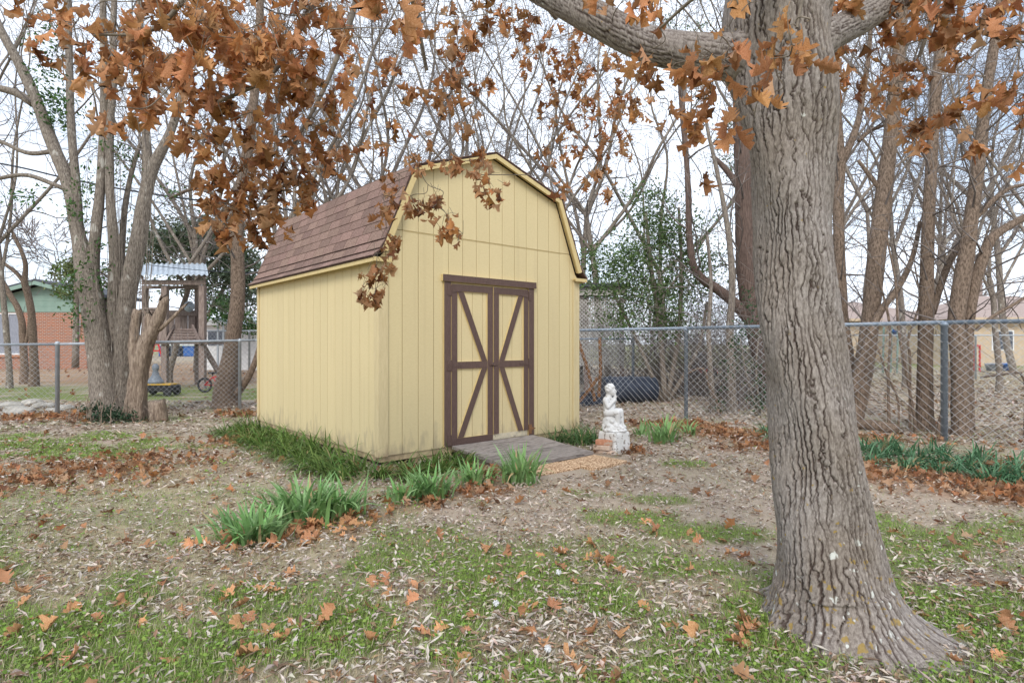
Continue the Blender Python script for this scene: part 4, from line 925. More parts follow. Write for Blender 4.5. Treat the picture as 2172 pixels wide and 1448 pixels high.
# leaf clusters seen in the photograph: pixel, depth, spread in pixels, number of leaves
CL = """60 60 3.1 40 7;110 30 3.1 45 9;140 150 3.2 36 7;215 190 3.1 34 7;300 30 3.1 80 26;390 50 3.0 80 30;250 80 3.1 55 16;460 90 2.9 75 28;560 40 2.9 75 26;650 60 3.0 75 26;610 150 2.8 70 24;520 180 2.9 70 24;330 110 3.0 75 28;250 140 3.1 60 20;180 100 3.2 50 8;420 200 2.9 60 20;310 210 3.0 55 16;470 240 2.9 60 18;390 290 2.9 50 12;240 255 2.6 34 6;290 275 3 30 5;600 220 2.8 55 16;680 190 2.9 55 16;740 120 2.7 50 12;
690 300 3.2 55 16;640 300 3.1 50 12;560 330 3.3 55 18;620 390 3.3 60 24;520 400 3.3 60 24;455 415 3.3 50 20;480 460 3.3 50 18;560 460 3.3 55 20;650 420 3.3 45 16;690 375 3.3 35 10;490 510 3.3 35 10;440 330 3.2 45 8;720 240 3.0 50 10;570 90 2.6 60 16;430 130 2.7 60 18;700 50 2.8 50 14;360 170 2.8 50 14;430 260 2.9 50 10;540 270 2.9 45 8;600 430 3.3 50 18;540 500 3.3 40 12;200 30 3 40 5;60 10 3.4 20 2;90 50 3.3 18 2;
790 30 1.7 55 5;860 110 2.6 50 10;890 180 3.4 40 8;830 145 3.6 40 9;800 200 3.8 36 8;770 280 3.9 36 9;830 300 3.9 36 9;725 330 3.6 40 9;900 60 3.2 40 8;960 50 3.4 40 9;990 110 4.0 40 10;1000 60 3.6 44 11;950 150 4.2 40 12;1010 190 4.3 38 12;960 200 4.2 38 12;930 230 4.3 34 10;990 260 4.4 34 10;960 180 4.0 36 10;1010 330 4.4 30 8;960 350 4.4 28 7;890 320 4.3 26 6;1035 20 3.2 40 8;
840 395 4.0 34 8;820 440 4.0 32 8;880 440 4.1 34 9;935 425 4.1 24 6;945 470 4.1 32 9;1020 365 4.2 24 6;1040 400 4.2 34 10;880 350 4.0 22 5;830 525 4.0 26 7;805 560 4.0 30 9;790 610 4.0 32 12;780 640 4.0 22 5;972 508 4.2 12 3;
1090 70 4.6 40 12;1140 60 4.4 44 14;1200 110 4.8 48 20;1180 170 5.2 40 14;1230 150 5.2 44 16;1130 120 5.0 40 12;1250 220 5.2 44 18;1190 260 5.4 40 14;1270 290 5.4 40 14;1310 230 5.0 40 14;1335 190 5.0 36 12;1210 320 5.2 34 10;1270 370 5.2 36 12;1320 320 5.2 36 10;1195 400 4.0 22 5;1295 410 5 22 5;1300 160 5 40 14;1360 240 4.6 30 8;1160 220 5.2 30 8;1240 60 5.0 40 12;1310 80 5.0 40 12;1160 330 5.2 24 5;
1385 15 2.6 42 8;1340 10 2.7 36 6;1290 15 2.8 30 5;1360 140 2.6 36 7;1430 165 2.4 36 7;1500 130 2.3 36 7;1515 185 2.4 36 7;1480 240 2.5 40 8;1475 285 2.5 26 4;1590 240 2.15 46 9;1630 120 2.1 26 4;1685 60 2.1 30 4;1650 150 2.1 36 7;1565 15 1.6 40 2;1380 190 3.0 30 5;1420 230 3.2 26 4;1490 380 3.2 20 3;1410 80 3.4 26 4;1545 110 2.3 24 4;1695 110 2.1 22 3;
1790 110 3.4 36 9;1830 150 3.6 34 8;1800 170 3.8 30 6;1850 30 3.0 44 12;1900 70 3.1 40 11;1960 30 3.0 46 12;2030 20 2.9 46 12;2100 40 2.9 46 12;2150 80 2.9 40 10;1960 90 3.2 40 9;1870 130 3.3 34 7;1905 200 3.5 34 8;1960 170 3.3 36 9;1950 245 3.4 38 11;2000 265 3.4 34 9;2030 235 3.4 32 8;2060 295 3.4 28 6;1935 320 3.4 24 5;1890 220 3.5 28 6;2150 180 2.8 36 9;2160 230 2.8 34 8;2040 110 3.2 32 6;1850 240 3.8 26 5;2080 180 3.3 26 4;1920 140 3.4 26 5;2170 330 3 20 3;1760 40 3.0 24 3;1925 25 3.0 40 10;2000 60 3.0 40 10;2070 70 2.9 40 10;1880 20 3.1 36 9;1790 20 2.8 30 6;2130 10 2.9 40 10;
170 55 3.1 45 9;130 110 3.2 30 4;350 20 2.6 60 16;480 20 2.7 60 18;620 10 2.8 60 18;740 20 2.9 50 10;420 20 2.8 60 18;540 120 2.7 60 18;640 110 2.8 55 16;280 170 2.9 45 12;380 100 2.8 60 18;470 320 3.2 40 8;500 360 3.3 45 12;640 350 3.3 45 12;580 380 3.3 50 16;430 440 3.3 32 8;520 450 3.2 45 14"""
clusters = [tuple(float(v) for v in c.split()) for c in CL.replace('\n', '').split(';') if c.strip()]
clusters.sort(key=lambda c: c[1] + 30 * c[2])
nodes = [p for p in LIMB1[30::3, :3]] + [p for p in LIMB2[24::3, :3]]
# leader boughs above the frame that the hanging twigs start from
def lead(L):
    A = spline(pxp(L), 8); return A
LEADS = [lead([(900, -140, 3.35, 20), (860, -60, 3.6, 16), (880, 20, 3.9, 11), (905, 150, 4.1, 8)]), lead([(1180, -6, 3.2, 24), (1130, -60, 4.2, 20), (1120, -40, 5.0, 15), (1180, 40, 5.4, 9)]), lead([(1080, -62, 3.3, 22), (1230, -120, 4.6, 18), (1300, -20, 5.2, 11)]),
         lead([(700, -190, 3.3, 22), (690, -60, 3.0, 17), (620, 90, 2.9, 13), (560, 170, 2.9, 9), (440, 225, 2.9, 7)]), lead([(450, -230, 3.2, 20), (420, -60, 2.9, 14), (330, 60, 2.95, 9), (200, 75, 3.1, 5)]), lead([(700, -190, 3.3, 22), (760, -40, 3.4, 15), (700, 160, 3.35, 10), (610, 330, 3.3, 7)]),
         lead([(1640, -60, 2.5, 20), (1560, -60, 2.1, 14), (1480, -10, 2.3, 9), (1400, 60, 2.5, 6)]), lead([(1640, -60, 2.5, 20), (1700, -40, 2.15, 12), (1690, 60, 2.1, 6)]), lead([(1900, -8, 3.1, 24), (1960, 20, 3.1, 12), (2100, 75, 3.0, 9), (2180, 90, 2.95, 7)]),
         lead([(900, -140, 3.35, 22), (950, -90, 3.6, 15), (1000, 0, 4.1, 9)]), lead([(2020, -70, 3.3, 26), (1990, 0, 3.3, 14), (1950, 120, 3.4, 8)])]
tw = []
def add_path(A):
    for i in range(len(A) - 1): tw.append([*A[i, :3], *A[i + 1, :3], A[i, 3], A[i + 1, 3]])
for A in LEADS: add_path(A); nodes += [p for p in A[6::2, :3]]
leafM = []
orr = random.Random(17)
for (px_, py_, Y, sp, n) in clusters:
    c = at(px_, py_, Y); rs_ = sp * 1.0 * Y / FPX; n = n * (1.6 if Y > 4.5 else 1.5 if (Y >= 3.9 and py_ > 300) else .88 if px_ < 720 else 1.0)
    Nn = np.array(nodes); dv_ = Nn - c; dist = np.linalg.norm(dv_ * [1, 1.6, 1], axis=1) + np.where(dv_[:, 2] < .03, 1.2, 0)
    s_ = Nn[int(np.argmin(dist))]
    top = c + np.array([orr.uniform(-.3, .3) * rs_, orr.uniform(-.2, .2) * rs_, rs_ * .75])
    midp = s_ * .45 + top * .55 + np.array([orr.uniform(-.06, .06), orr.uniform(-.06, .06), -.02 + .10 * np.linalg.norm(s_ - top) * orr.uniform(-.4, .6)])
    r0 = .0028 + .0012 * min(np.linalg.norm(s_ - top), 1.2)
    A = spline(np.array([[*s_, r0], [*midp, r0 * .8], [*top, .0026], [*(c + [orr.uniform(-.4, .4) * rs_, 0, -rs_ * .25]), .0016]]), 6)
    add_path(A); nodes += [p for p in A[6::3, :3]]
    for k in range(3):                                   # side twiglets
        j = orr.randint(8, len(A) - 1); q0 = A[j, :3]; q1 = q0 + np.array([orr.uniform(-1, 1), orr.uniform(-1, 1), orr.uniform(-.8, .5)]) * rs_ * .9
        add_path(np.array([[*q0, .0018], [*((q0 + q1) / 2 + [0, 0, .01]), .0015], [*q1, .001]]))
    left_ = int(n * 1.12 + .5); k = 0
    while left_ > 0:                                     # leaves hang in small bunches from shared twig ends
        bunch = min(left_, orr.choice((2, 3, 4, 5, 6))); left_ -= bunch
        for _ in range(20):
            o3 = np.array([orr.uniform(-1, 1), orr.uniform(-1, 1), orr.uniform(-1, 1)])
            if o3 @ o3 < 1: break
        nd = c + o3 * [rs_ * .9, rs_ * 1.15, rs_ * 1.05] + np.array([0, 0, .05]); drift = Vector((orr.gauss(0, .22), orr.gauss(0, .22), 0))
        tw.append([*nd, *(nd + np.array([orr.uniform(-.05, .05), orr.uniform(-.05, .05), orr.uniform(.03, .10)])), .0013, .0016])
        for q in range(bunch):
            p = nd + np.array([orr.gauss(0, .018), orr.gauss(0, .018), orr.gauss(-.01, .028)])
            size = orr.uniform(.072, .132) * (.92 if Y > 4.5 else 1)
            ax = (Vector((orr.gauss(0, .34), orr.gauss(0, .34), -1 + orr.uniform(0, .3))) + drift).normalized()
            X = ax.orthogonal().normalized(); X = Matrix.Rotation(orr.uniform(0, 6.283), 3, ax) @ X; Z = X.cross(ax)
            Mx = Matrix((X * size, ax * size, Z * size)).transposed().to_4x4(); Mx.translation = Vector(p)
            leafM.append((size / Y, px_, py_, Mx)); k += 1
inframe = lambda t: 10 < t[1] < 2162 and 12 < t[2] < 1430
leafM.sort(key=lambda t: -(t[0] if inframe(t) else 0))
for t in leafM[:300]:
    Mx = t[3].copy(); Mx.translation -= Vector(BASE); link('leaf', hang_me[orr.randrange(16)], oak, Mx)
leaf_mass('foliage', HANGC, [t[3] for t in leafM[300:]], M['oak_leaf_mass'], oak, BASE)
link('twigs', seg_mesh('twigs', tw, 5, M['twig_oak'], BASE), oak)

# fallen oak leaves: the nearest ones singly, the drifts as one
fl = []
for tr in range(5200):
    u = nr.random(); y = 2.05 * (34 / 2.05) ** u if tr % 3 else 2.05 + nr.random() * 6
    x = (nr.random() * 2 - 1) * (y * .95 + 1.2); fl.append((x, y))
xs_, ys_ = np.array([f[0] for f in fl]), np.array([f[1] for f in fl])
extra = []
for (px_, py_, rx, ry, a) in ORANGE:
    g_ = gp(px_, py_); q = int(420 * rx * ry * a) + 22; t_ = nr.random(q) * 6.283; r_ = np.abs(nr.normal(0, .72, q))
    extra.append(np.stack([g_[0] + rx * r_ * np.cos(t_), g_[1] + ry * r_ * np.sin(t_)], 1))
ex = np.concatenate(extra)
g, o, li, st = masks(xs_, ys_); keep = nr.random(len(xs_)) < np.clip(.20 + .10 * g + o * .7, 0, 1) * np.where((ys_ > 12) & (xs_ > 1), .6, 1)
xs_, ys_ = np.concatenate([xs_[keep], ex[:, 0]]), np.concatenate([ys_[keep], ex[:, 1]])
dx_, dy_ = xs_ - BASE[0], ys_ - BASE[1]
k = ~inside_shed(xs_, ys_, .03) & ~on_ramp(xs_, ys_) & (dx_ ** 2 + dy_ ** 2 > .42 ** 2); xs_, ys_ = xs_[k], ys_[k]
pil = np.clip(masks(xs_, ys_)[1], 0, 1)
zs_ = ground_z(xs_, ys_) + .012 + nr.random(len(xs_)) * (.012 + .04 * pil)
order = np.argsort(np.hypot(xs_, ys_))
FL1, FLr = [], []
for i in order:
    s_ = orr.uniform(.055, .125) * (1 if ys_[i] < 9 else 1.4)
    e = Matrix.Rotation(orr.uniform(0, 6.283), 4, 'Z') @ Matrix.Rotation(orr.gauss(0, .32 + .5 * pil[i]), 4, 'X') @ Matrix.Rotation(orr.gauss(0, .3 + .5 * pil[i]), 4, 'Y')
    if orr.random() < .35: e = e @ Matrix.Rotation(math.pi, 4, 'Y')
    Mx = Matrix.Translation((xs_[i], ys_[i], zs_[i])) @ e @ Matrix.Scale(s_, 4) @ Matrix.Translation((0, -.5, 0))
    infr = abs(xs_[i]) < ys_[i] * .87 and ys_[i] > 2.25
    if infr and len(FL1) < 270: FL1.append(Mx)
    else: FLr.append(Mx)
for Mx in FL1:
    o_ = link('fallen_oak_leaf', flat_me[orr.randrange(12)], None); o_.matrix_world = Mx
    tag(o_, 'single dry orange oak leaf lying on the open lawn', 'leaf', 'fallen oak leaves scattered over the lawn')
leaf_mass('oak_leaf_litter', FLATC, FLr, M['oak_leaf_mass'], None, np.zeros(3))

# ------------------------------------------------------------------ strappy clumps
def clump(name, label, cat, g, n, spread, h, w, droop, colr, alt, group, nseg=5, lean=None):
    x = g[0] + nr.normal(0, spread[0] * .42, n); y = g[1] + nr.normal(0, spread[1] * .42, n)
    k = ~inside_shed(x, y, .0); x, y = x[k], y[k]; n = len(x)
    dx, dy = x - g[0], y - g[1]; ph = np.arctan2(dy, dx) + nr.normal(0, .9, n)
    if lean is not None: ph = np.arctan2(np.sin(ph) + lean[1] * .75, np.cos(ph) + lean[0] * .75)
    base = np.stack([x, y, ground_z(x, y) - .005], 1) - np.array([g[0], g[1], 0])
    L = h * (.6 + .6 * nr.random(n)); b0 = np.abs(nr.normal(.06 + .40 * max(droop - 1.3, 0), .16 + .26 * max(droop - 1.3, 0), n)); b1 = b0 + droop * (.35 + nr.random(n)) * np.where(nr.random(n) < .25, 1.5, 1)
    me = strips(name, M['grass'], base, np.stack([np.cos(ph), np.sin(ph)], 1), np.stack([b0, b1], 1), L, w * (.7 + .6 * nr.random(n)), np.where(nr.random((n, 1)) < .05, jit((.42, .33, .17), n, .3), jit(colr, n, .3, alt, .6)), nseg)
    o = link(name, me); o.location = (g[0], g[1], 0); return tag(o, label, cat, group)
GD, GA = (.20, .37, .12), (.42, .58, .30)
for px_, py_, n, sp, h, lab in ((532, 1148, 130, (.24, .16), .27, 'leftmost strappy daffodil clump at the lawn edge, smaller than its neighbour'), (640, 1105, 170, (.34, .20), .33, 'broad tall daffodil clump in the middle of the left bed'), (722, 1094, 85, (.22, .15), .29, 'daffodil clump with drooping outer leaves beside the broad clump'),
                               (862, 1062, 45, (.18, .12), .22, 'small daffodil clump with spaced leaves in the front bed'), (915, 1058, 85, (.22, .14), .29, 'taller daffodil clump behind an oak leaf drift in the front bed'), (1008, 1028, 55, (.22, .14), .24, 'daffodil clump nearest the ramp behind brown leaves'),
                               (1102, 1026, 120, (.17, .13), .34, 'bright fountain-shaped clump at the corner of the ramp'), (1412, 940, 95, (.26, .2), .36, 'daffodil clump in brown leaves by the fence, right of the statue'), (1360, 925, 18, (.12, .1), .25, 'few thin blades sprouting beside the pedestal'), (1462, 925, 22, (.10, .1), .26, 'thin tuft of blades at the fence post foot')):
    clump('daffodil_clump', lab, 'plant', gp(px_, py_), int(n * 1.0), (sp[0] * .82, sp[1] * .85), h * 1.08, .025, 1.25, GD, GA, 'daffodil clumps')
LD, LA = (.085, .17, .035), (.32, .42, .12)
lir = [(-.05 - .27, t_) for t_ in np.linspace(.0, 3.75, 12)] + [(-.62, t_) for t_ in np.linspace(-.25, 3.5, 12)]
LO = (-math.cos(TH), -math.sin(TH)); LF = (math.sin(TH), -math.cos(TH))
ORD = 'nearest second third fourth fifth sixth seventh eighth ninth tenth eleventh twelfth'.split()
for k, (s_, t_) in enumerate(lir):
    p = loc_shed(s_ + orr.uniform(-.05, .05) + .06, t_); q = k if k < 12 else k - 12
    clump('monkey_grass_clump', ('arching monkey grass clump against the left shed wall, %s from the front corner' if k < 12 else 'outer-row monkey grass clump along the left shed wall, %s from the front corner') % ORD[q], 'plant', p, 96, (.15, .17), .38, .0135, 2.35, LD, LA, 'monkey grass clumps along the left shed wall', lean=LO)
for (s_, t_), lab in zip(((-.20, -.40), (.12, -.42), (.42, -.40), (.74, -.30), (.30, -.66), (-.05, -.72), (.68, -.58)), ('at the shed front corner', 'just right of the shed front corner', 'in front of the yellow foundation beam', 'tucked against the ramp edge', 'one row out from the foundation beam', 'one row out from the shed corner', 'at the outer ramp edge')):
    clump('monkey_grass_clump', 'arching monkey grass clump ' + lab, 'plant', loc_shed(s_, t_), 90, (.13, .12), .28, .0130, 2.0, LD, LA, 'monkey grass clumps under the front wall', lean=LF)
for (s_, t_), lab in zip(((2.42, -.24), (2.70, -.26), (2.95, -.22), (2.6, -.5), (2.95, -.48)), ('beside the ramp against the wall', 'against the wall halfway to the right corner', 'at the right front corner of the shed', 'out from the wall between ramp and statue', 'nearest the statue pedestal')):
    clump('monkey_grass_clump', 'dark monkey grass clump ' + lab, 'plant', loc_shed(s_, t_), 80, (.13, .12), .32, .0130, 1.9, (.065, .14, .04), (.16, .27, .09), 'monkey grass clumps right of the ramp')
LR_ = [(1835, 960), (1850, 985), (1880, 950), (1920, 970), (1960, 985), (1990, 965), (2020, 985), (2050, 1000), (2080, 980), (2110, 1005), (2140, 1020), (2160, 995), (2190, 1030), (2000, 1005), (1930, 1000), (2200, 1005), (1650, 935), (1628, 925), (2100, 1025), (1870, 970)]
ORD2 = 'first second third fourth fifth sixth seventh eighth ninth tenth eleventh twelfth thirteenth fourteenth fifteenth sixteenth seventeenth last'.split()
LR_.sort(); qn = 0
for px_, py_ in LR_:
    if px_ < 1700: wh = 'blue-green monkey grass tuft left of the oak trunk, ' + ('the farther from the trunk' if px_ < 1640 else 'half behind the trunk edge')
    else: wh = 'blue-green monkey grass clump in the drift below the right fence, %s from the oak trunk' % ORD2[qn]; qn += 1
    clump('monkey_grass_clump', wh, 'plant', gp(px_, py_), 70, (.13, .12), .29, .0165, 1.9, (.09, .21, .10), (.26, .43, .25), 'monkey grass clumps below the right fence', lean=(-.3, -.8))
# dandelion clocks in the foreground turf
for px_, py_ in ((1185, 1223), (1052, 1292), (1162, 1392)):
    g_ = gp(px_, py_ + 12); m = MB(); m.lathe([(.0015, 0), (.0015, .05)], (0, 0, 0), 5); st_ = thing('dandelion_clock', {1185: 'largest white dandelion seed head near the middle of the lawn', 1052: 'small white dandelion seed head beside a bare patch', 1162: 'white dandelion seed head nearest the camera'}[px_], 'dandelion', g_, group='dandelion seed heads')
    m.build('stem', M['grass'], st_)
    m = MB(); 
    for q in range(60):
        v = Vector((orr.gauss(0, 1), orr.gauss(0, 1), orr.gauss(0, 1))).normalized(); m.bar(Vector((0, 0, .058)), Vector((0, 0, .058)) + v * .016, .0016, .0016, (.1, .2, .97))
    m.build('seed_head', M['white'], st_)

# ------------------------------------------------------------------ bare trees
tr_ = random.Random(23)
def grow(out, p, d, L, r, lev, rmin, up=.05, wob=.2, kids=1.0):
    n = max(3, int(L / (.16 + .05 * lev))); st = L / n; r_a = r
    px_, py_, pz = p; dx, dy, dz = d
    for i in range(n):
        dx += tr_.gauss(0, wob); dy += tr_.gauss(0, wob); dz += tr_.gauss(0, wob) + up
        k = 1 / math.sqrt(dx * dx + dy * dy + dz * dz); dx *= k; dy *= k; dz *= k
        qx, qy, qz = px_ + dx * st, py_ + dy * st, pz + dz * st
        r_b = max(r * (1 - .8 * (i + 1) / n), rmin)
        out.append((px_, py_, pz, qx, qy, qz, r_a, r_b))
        px_, py_, pz, r_a = qx, qy, qz, r_b
        if lev > 0 and i >= 1 and tr_.random() < .62 * kids:
            vx, vy, vz = tr_.gauss(0, 1), tr_.gauss(0, 1), tr_.gauss(0, 1); dt = vx * dx + vy * dy + vz * dz
            vx -= dt * dx; vy -= dt * dy; vz -= dt * dz; k = tr_.uniform(.6, 1.1) / max(math.sqrt(vx * vx + vy * vy + vz * vz), 1e-6)
            grow(out, (px_, py_, pz), (dx * .75 + vx * k, dy * .75 + vy * k, dz * .75 + vz * k), L * tr_.uniform(.35, .62) * (1 - .35 * i / n), r_b * .65, lev - 1, rmin, up, wob, kids)
def stem_tube(A, n=14, rough=.10, seed=1):
    d = np.concatenate([[0], np.cumsum(np.linalg.norm(np.diff(A[:, :3], axis=0), axis=1))])
    q = np.linspace(0, d[-1], max(8, int(d[-1] / .10))); B = np.stack([np.interp(q, d, A[:, i]) for i in range(4)], 1)
    T, N, Bn = frames(B[:, :3]); a = np.arange(n) * 2 * math.pi / n
    AA, QQ = np.meshgrid(a, q)
    rr = B[:, 3][:, None] * (1 + rough * 2 * (fbm(np.cos(AA) * 1.7 + seed, QQ * 2.2 + np.sin(AA) * 1.7, seed, 3) - .5) + rough * .8 * (vnoise(np.cos(AA) * 6 + seed, QQ * 5 + np.sin(AA) * 6, seed + 2) - .5))
    V_ = (B[:, None, :3] + rr[..., None] * (np.cos(AA)[..., None] * N[:, None] + np.sin(AA)[..., None] * Bn[:, None])).reshape(-1, 3)
    m_ = len(q); I_ = np.arange(m_ * n).reshape(m_, n); J_ = np.roll(I_, -1, 1)
    F_ = [list(map(int, f)) for f in np.stack([I_[:-1], J_[:-1], J_[1:], I_[1:]], 2).reshape(-1, 4)] + [[int(i) for i in I_[0][::-1]], [int(i) for i in I_[-1]]]
    return V_, F_
WK = .86
def px_tree(name, label, Y, paths, bark='bark_grey', group=None, names=None, sprout=(1.6, 2.2, .02, 3), zmin=1.8, rmin=.004, cat='tree', flare=1.35, up=.05, wob=.19, kids=1.0, twig='twig'):
    """paths: pixel polylines (px, py, width[, extra depth]) of the trunk and its forks at depth Y"""
    As = []
    for L in paths:
        A = np.array([[*at(t[0], t[1], Y + (t[3] if len(t) > 3 else 0)), t[2] * WK / 2 * (Y + (t[3] if len(t) > 3 else 0)) / FPX] for t in L]); As.append(A)
    b = As[0][0].copy(); b[2] = 0
    if As[0][0][2] < 1.3:
        A = As[0]; e = A[0].copy(); e[2] = -.08; e[3] *= flare; A[0, 2] = max(A[0, 2], .12) if A[0, 2] < .12 else A[0, 2]
        As[0] = np.vstack([e, A]); b = e[:3].copy(); b[2] = 0
    t = thing(name, label, cat, b, 0, group)
    tw_ = []
    for i, A in enumerate(As):
        A = spline(A, 6); A[:, 3] = np.maximum(A[:, 3], .004)
        V_, F_ = stem_tube(A, 14, .10, tr_.randint(1, 99)); link((names or ['trunk'] + ['limb'] * 9)[i], np_mesh('trunk', V_ - b[:3], F_, M[bark]), t)
        dens, L0, rk, lev = sprout
        for j in range(1, len(A)):
            seg = np.linalg.norm(A[j, :3] - A[j - 1, :3])
            if A[j, 2] < zmin: continue
            k = dens * seg; k = int(k) + (tr_.random() < k - int(k))
            for _ in range(k):
                d = (A[j, :3] - A[j - 1, :3]) / max(seg, 1e-6); v = np.array([tr_.gauss(0, 1), tr_.gauss(0, 1), tr_.gauss(0, .5) + .25]); v /= np.linalg.norm(v)
                grow(tw_, tuple(A[j, :3]), tuple(d * .5 + v * .9), L0 * tr_.uniform(.5, 1.15), min(A[j, 3] * .45, rk), lev, rmin, up, wob, kids)
    if tw_: link('crown', seg_mesh('crown', tw_, 3, M[twig], b[:3]), t)
    return t
# leaves for evergreens and vines
def leaf_cards(name, C, size, colr, alt, parent=None, off=(0, 0, 0)):
    n = len(C); a = nr.normal(0, 1, (n, 3)); a /= np.linalg.norm(a, axis=1)[:, None]; v = nr.normal(0, 1, (n, 3)); s = np.cross(a, v); s /= np.linalg.norm(s, axis=1)[:, None]; u = np.cross(a, s)
    L = (size * (.6 + .8 * nr.random(n)))[:, None]; C = C - np.asarray(off)
    V_ = np.stack([C - a * L / 2, C + s * L * .22 + u * L * .08, C + a * L / 2, C - s * L * .22 + u * L * .08], 1).reshape(-1, 3); F_ = np.arange(4 * n).reshape(n, 4)
    F_ = np.concatenate([F_[:, [0, 1, 2]], F_[:, [0, 2, 3]]])
    return link(name, np_mesh(name, V_, F_, M['green_leaf'], cols=np.repeat(jit(colr, n, .4, alt, .8), 4, 0)), parent)
def leafy(blobs_, Y, per, size_pt):
    """points in uneven clumps filling ellipses given in pixels at depth Y"""
    out = []
    for px_, py_, rx, ry, dy, n in blobs_:
        c = at(px_, py_, Y + dy); sx, sz = rx * Y / FPX, ry * Y / FPX
        for _ in range(n):
            o = nr.normal(0, .5, 3); p = c + o * [sx, (sx + sz) / 2, sz]
            out.append(p + nr.normal(0, size_pt, (per, 3)) * [1, 1, .7])
    return np.concatenate(out)

# left cluster of stems
YL = 10.3
WK = 1.0
lt = px_tree('multi_stemmed_tree', 'old pale-barked tree with many stems rising from one base, left of the shed', YL, [
    [(230, 905, 74), (227, 850, 60), (213, 740, 50), (196, 640, 45), (182, 575, 40), (166, 500, 28), (151, 413, 26), (134, 360, 25), (108, 298, 24), (72, 201, 22), (38, 130, 19), (0, 60, 16), (-50, -60, 12)],
    [(182, 585, 26), (170, 503, 18), (162, 395, 16), (151, 270, 15), (147, 144, 14), (144, 0, 12), (142, -150, 10)],
    [(196, 600, 28, .08), (198, 540, 24, .05), (203, 493, 21), (212, 413, 19), (219, 305, 17), (221, 215, 16), (220, 90, 14), (216, -100, 11)],
    [(250, 880, 34, .25), (246, 800, 26, .2), (244, 732, 23, .15), (240, 649, 23, .1), (244, 549, 22, .05), (236, 450, 18), (233, 395, 17), (233, 287, 15), (240, 160, 14), (240, 60, 12), (246, -80, 10)],
    [(264, 880, 46, .1), (262, 800, 38, .1), (264, 700, 35, .1), (272, 620, 34, .1), (284, 560, 33, .1), (297, 490, 30, .1), (305, 431, 27, .1), (323, 359, 24, .1), (350, 305, 19, .1), (368, 262, 17, .1), (398, 160, 14, .1), (420, 40, 12, .1), (440, -80, 9, .1)],
    [(318, 385, 20, .1), (312, 323, 18, .1), (308, 250, 15, .1), (300, 120, 13, .1), (296, -40, 9, .1)],
    [(262, 780, 16, .35), (257, 600, 14, .3), (262, 470, 12, .3), (276, 380, 10, .3), (296, 310, 8, .3), (320, 260, 6, .3)],
    [(70, 220, 16), (40, 200, 16), (10, 190, 14), (-40, 180, 12)], [(120, 320, 10), (60, 325, 9), (0, 300, 8), (-60, 290, 6)], [(135, 400, 10), (60, 372, 9), (0, 378, 8), (-60, 390, 6)]],
    'bark_grey', names=['trunk'] + ['stem'] * 6 + ['limb'] * 3, sprout=(.85, 1.7, .018, 3), zmin=2.2, rmin=.0032)
WK = .86
def jag(name, label, cat, path, Y, n, seed, mat_, parent=None, jagh=.16):
    A = spline(np.array([[*at(a, b, Y), w / 2 * Y / FPX] for a, b, w in path]), 8); V_, F_ = stem_tube(A, n, .42, seed)
    m_ = len(V_) // n
    for i in range(n): V_[(m_ - 1) * n + i] += (A[-1, :3] - A[-4, :3]) / max(np.linalg.norm(A[-1, :3] - A[-4, :3]), 1e-6) * tr_.uniform(-jagh, jagh) * .6
    return V_, F_, A
dead = thing('dead_stem', 'rotten broken-topped stump stem leaning right at the multi-stemmed tree', 'tree stump', gp(300, 892))
for nm, pth, n, sd_ in (('trunk', [(288, 900, 46), (290, 830, 36), (298, 770, 33), (312, 722, 30), (332, 684, 24), (347, 640, 18), (350, 632, 21)], 16, 4), ('stub', [(290, 800, 24), (283, 735, 22), (287, 690, 20), (292, 664, 22)], 14, 9), ('stub', [(318, 720, 22), (318, 690, 20), (316, 664, 16)], 12, 13), ('branch', [(338, 700, 8), (365, 675, 7), (392, 648, 5)], 8, 14)):
    V_, F_, A = jag(nm, '', '', pth, YL - .35, n, sd_, M['dead_wood']); link(nm, np_mesh(nm, V_ - np.array(dead.location), F_, M['dead_wood']), dead)
stp = thing('stump', 'short splintered grey stump right of the multi-stemmed tree', 'tree stump', gp(338, 892))
V_, F_, A = jag('trunk', '', '', [(338, 893, 40), (337, 872, 36), (334, 852, 34)], gp(338, 892)[1], 16, 31, M['dead_wood'], jagh=.08); link('trunk', np_mesh('trunk', V_ - np.array(stp.location), F_, M['dead_wood']), stp)
# shoots and dead stalks round its base
m = MB(); gb = gp(260, 892)
for q in range(30):
    a = tr_.uniform(-.75, .65); x0 = gb[0] + a; y0 = gb[1] - tr_.uniform(.05, .5); h = tr_.uniform(.15, .6)
    m.tube([(x0, y0, -.02), (x0 + tr_.uniform(-.06, .06), y0 + .02, h * .5), (x0 + tr_.uniform(-.14, .14), y0 + .06, h)], [.009, .007, .003], 5)
o = m.build('dead_stalks', M['dead_wood'], None, off=gb); o.location = gb; tag(o, 'dry brown stalks sprouting round the multi-stemmed tree base', 'dead stalks', kind='stuff')
ivb = leafy([(215, 880, 30, 16, -.5, 22), (245, 880, 40, 20, -.6, 40), (270, 893, 30, 12, -.6, 20), (195, 868, 18, 14, -.5, 10)], YL, 16, .05)
o = leaf_cards('ground_ivy', ivb, .05, (.025, .06, .03), (.06, .11, .05), off=gb); o.location = gb; tag(o, 'dark ivy covering the foot of the multi-stemmed tree', 'ivy')
vn = leafy([(95, 130, 30, 60, 0, 18), (120, 210, 26, 70, 0, 26), (130, 240, 20, 40, 0, 18), (180, 400, 16, 50, 0, 14), (250, 330, 16, 60, 0, 14), (60, 420, 28, 20, 0, 8), (195, 560, 10, 70, -.3, 10), (150, 620, 18, 30, -.3, 10), (170, 690, 14, 40, -.3, 10), (365, 410, 8, 10, 0, 3), (170, 460, 18, 30, 0, 10), (225, 600, 12, 60, 0, 12), (100, 60, 20, 30, 0, 8)], YL, 11, .10)
vs_ = []
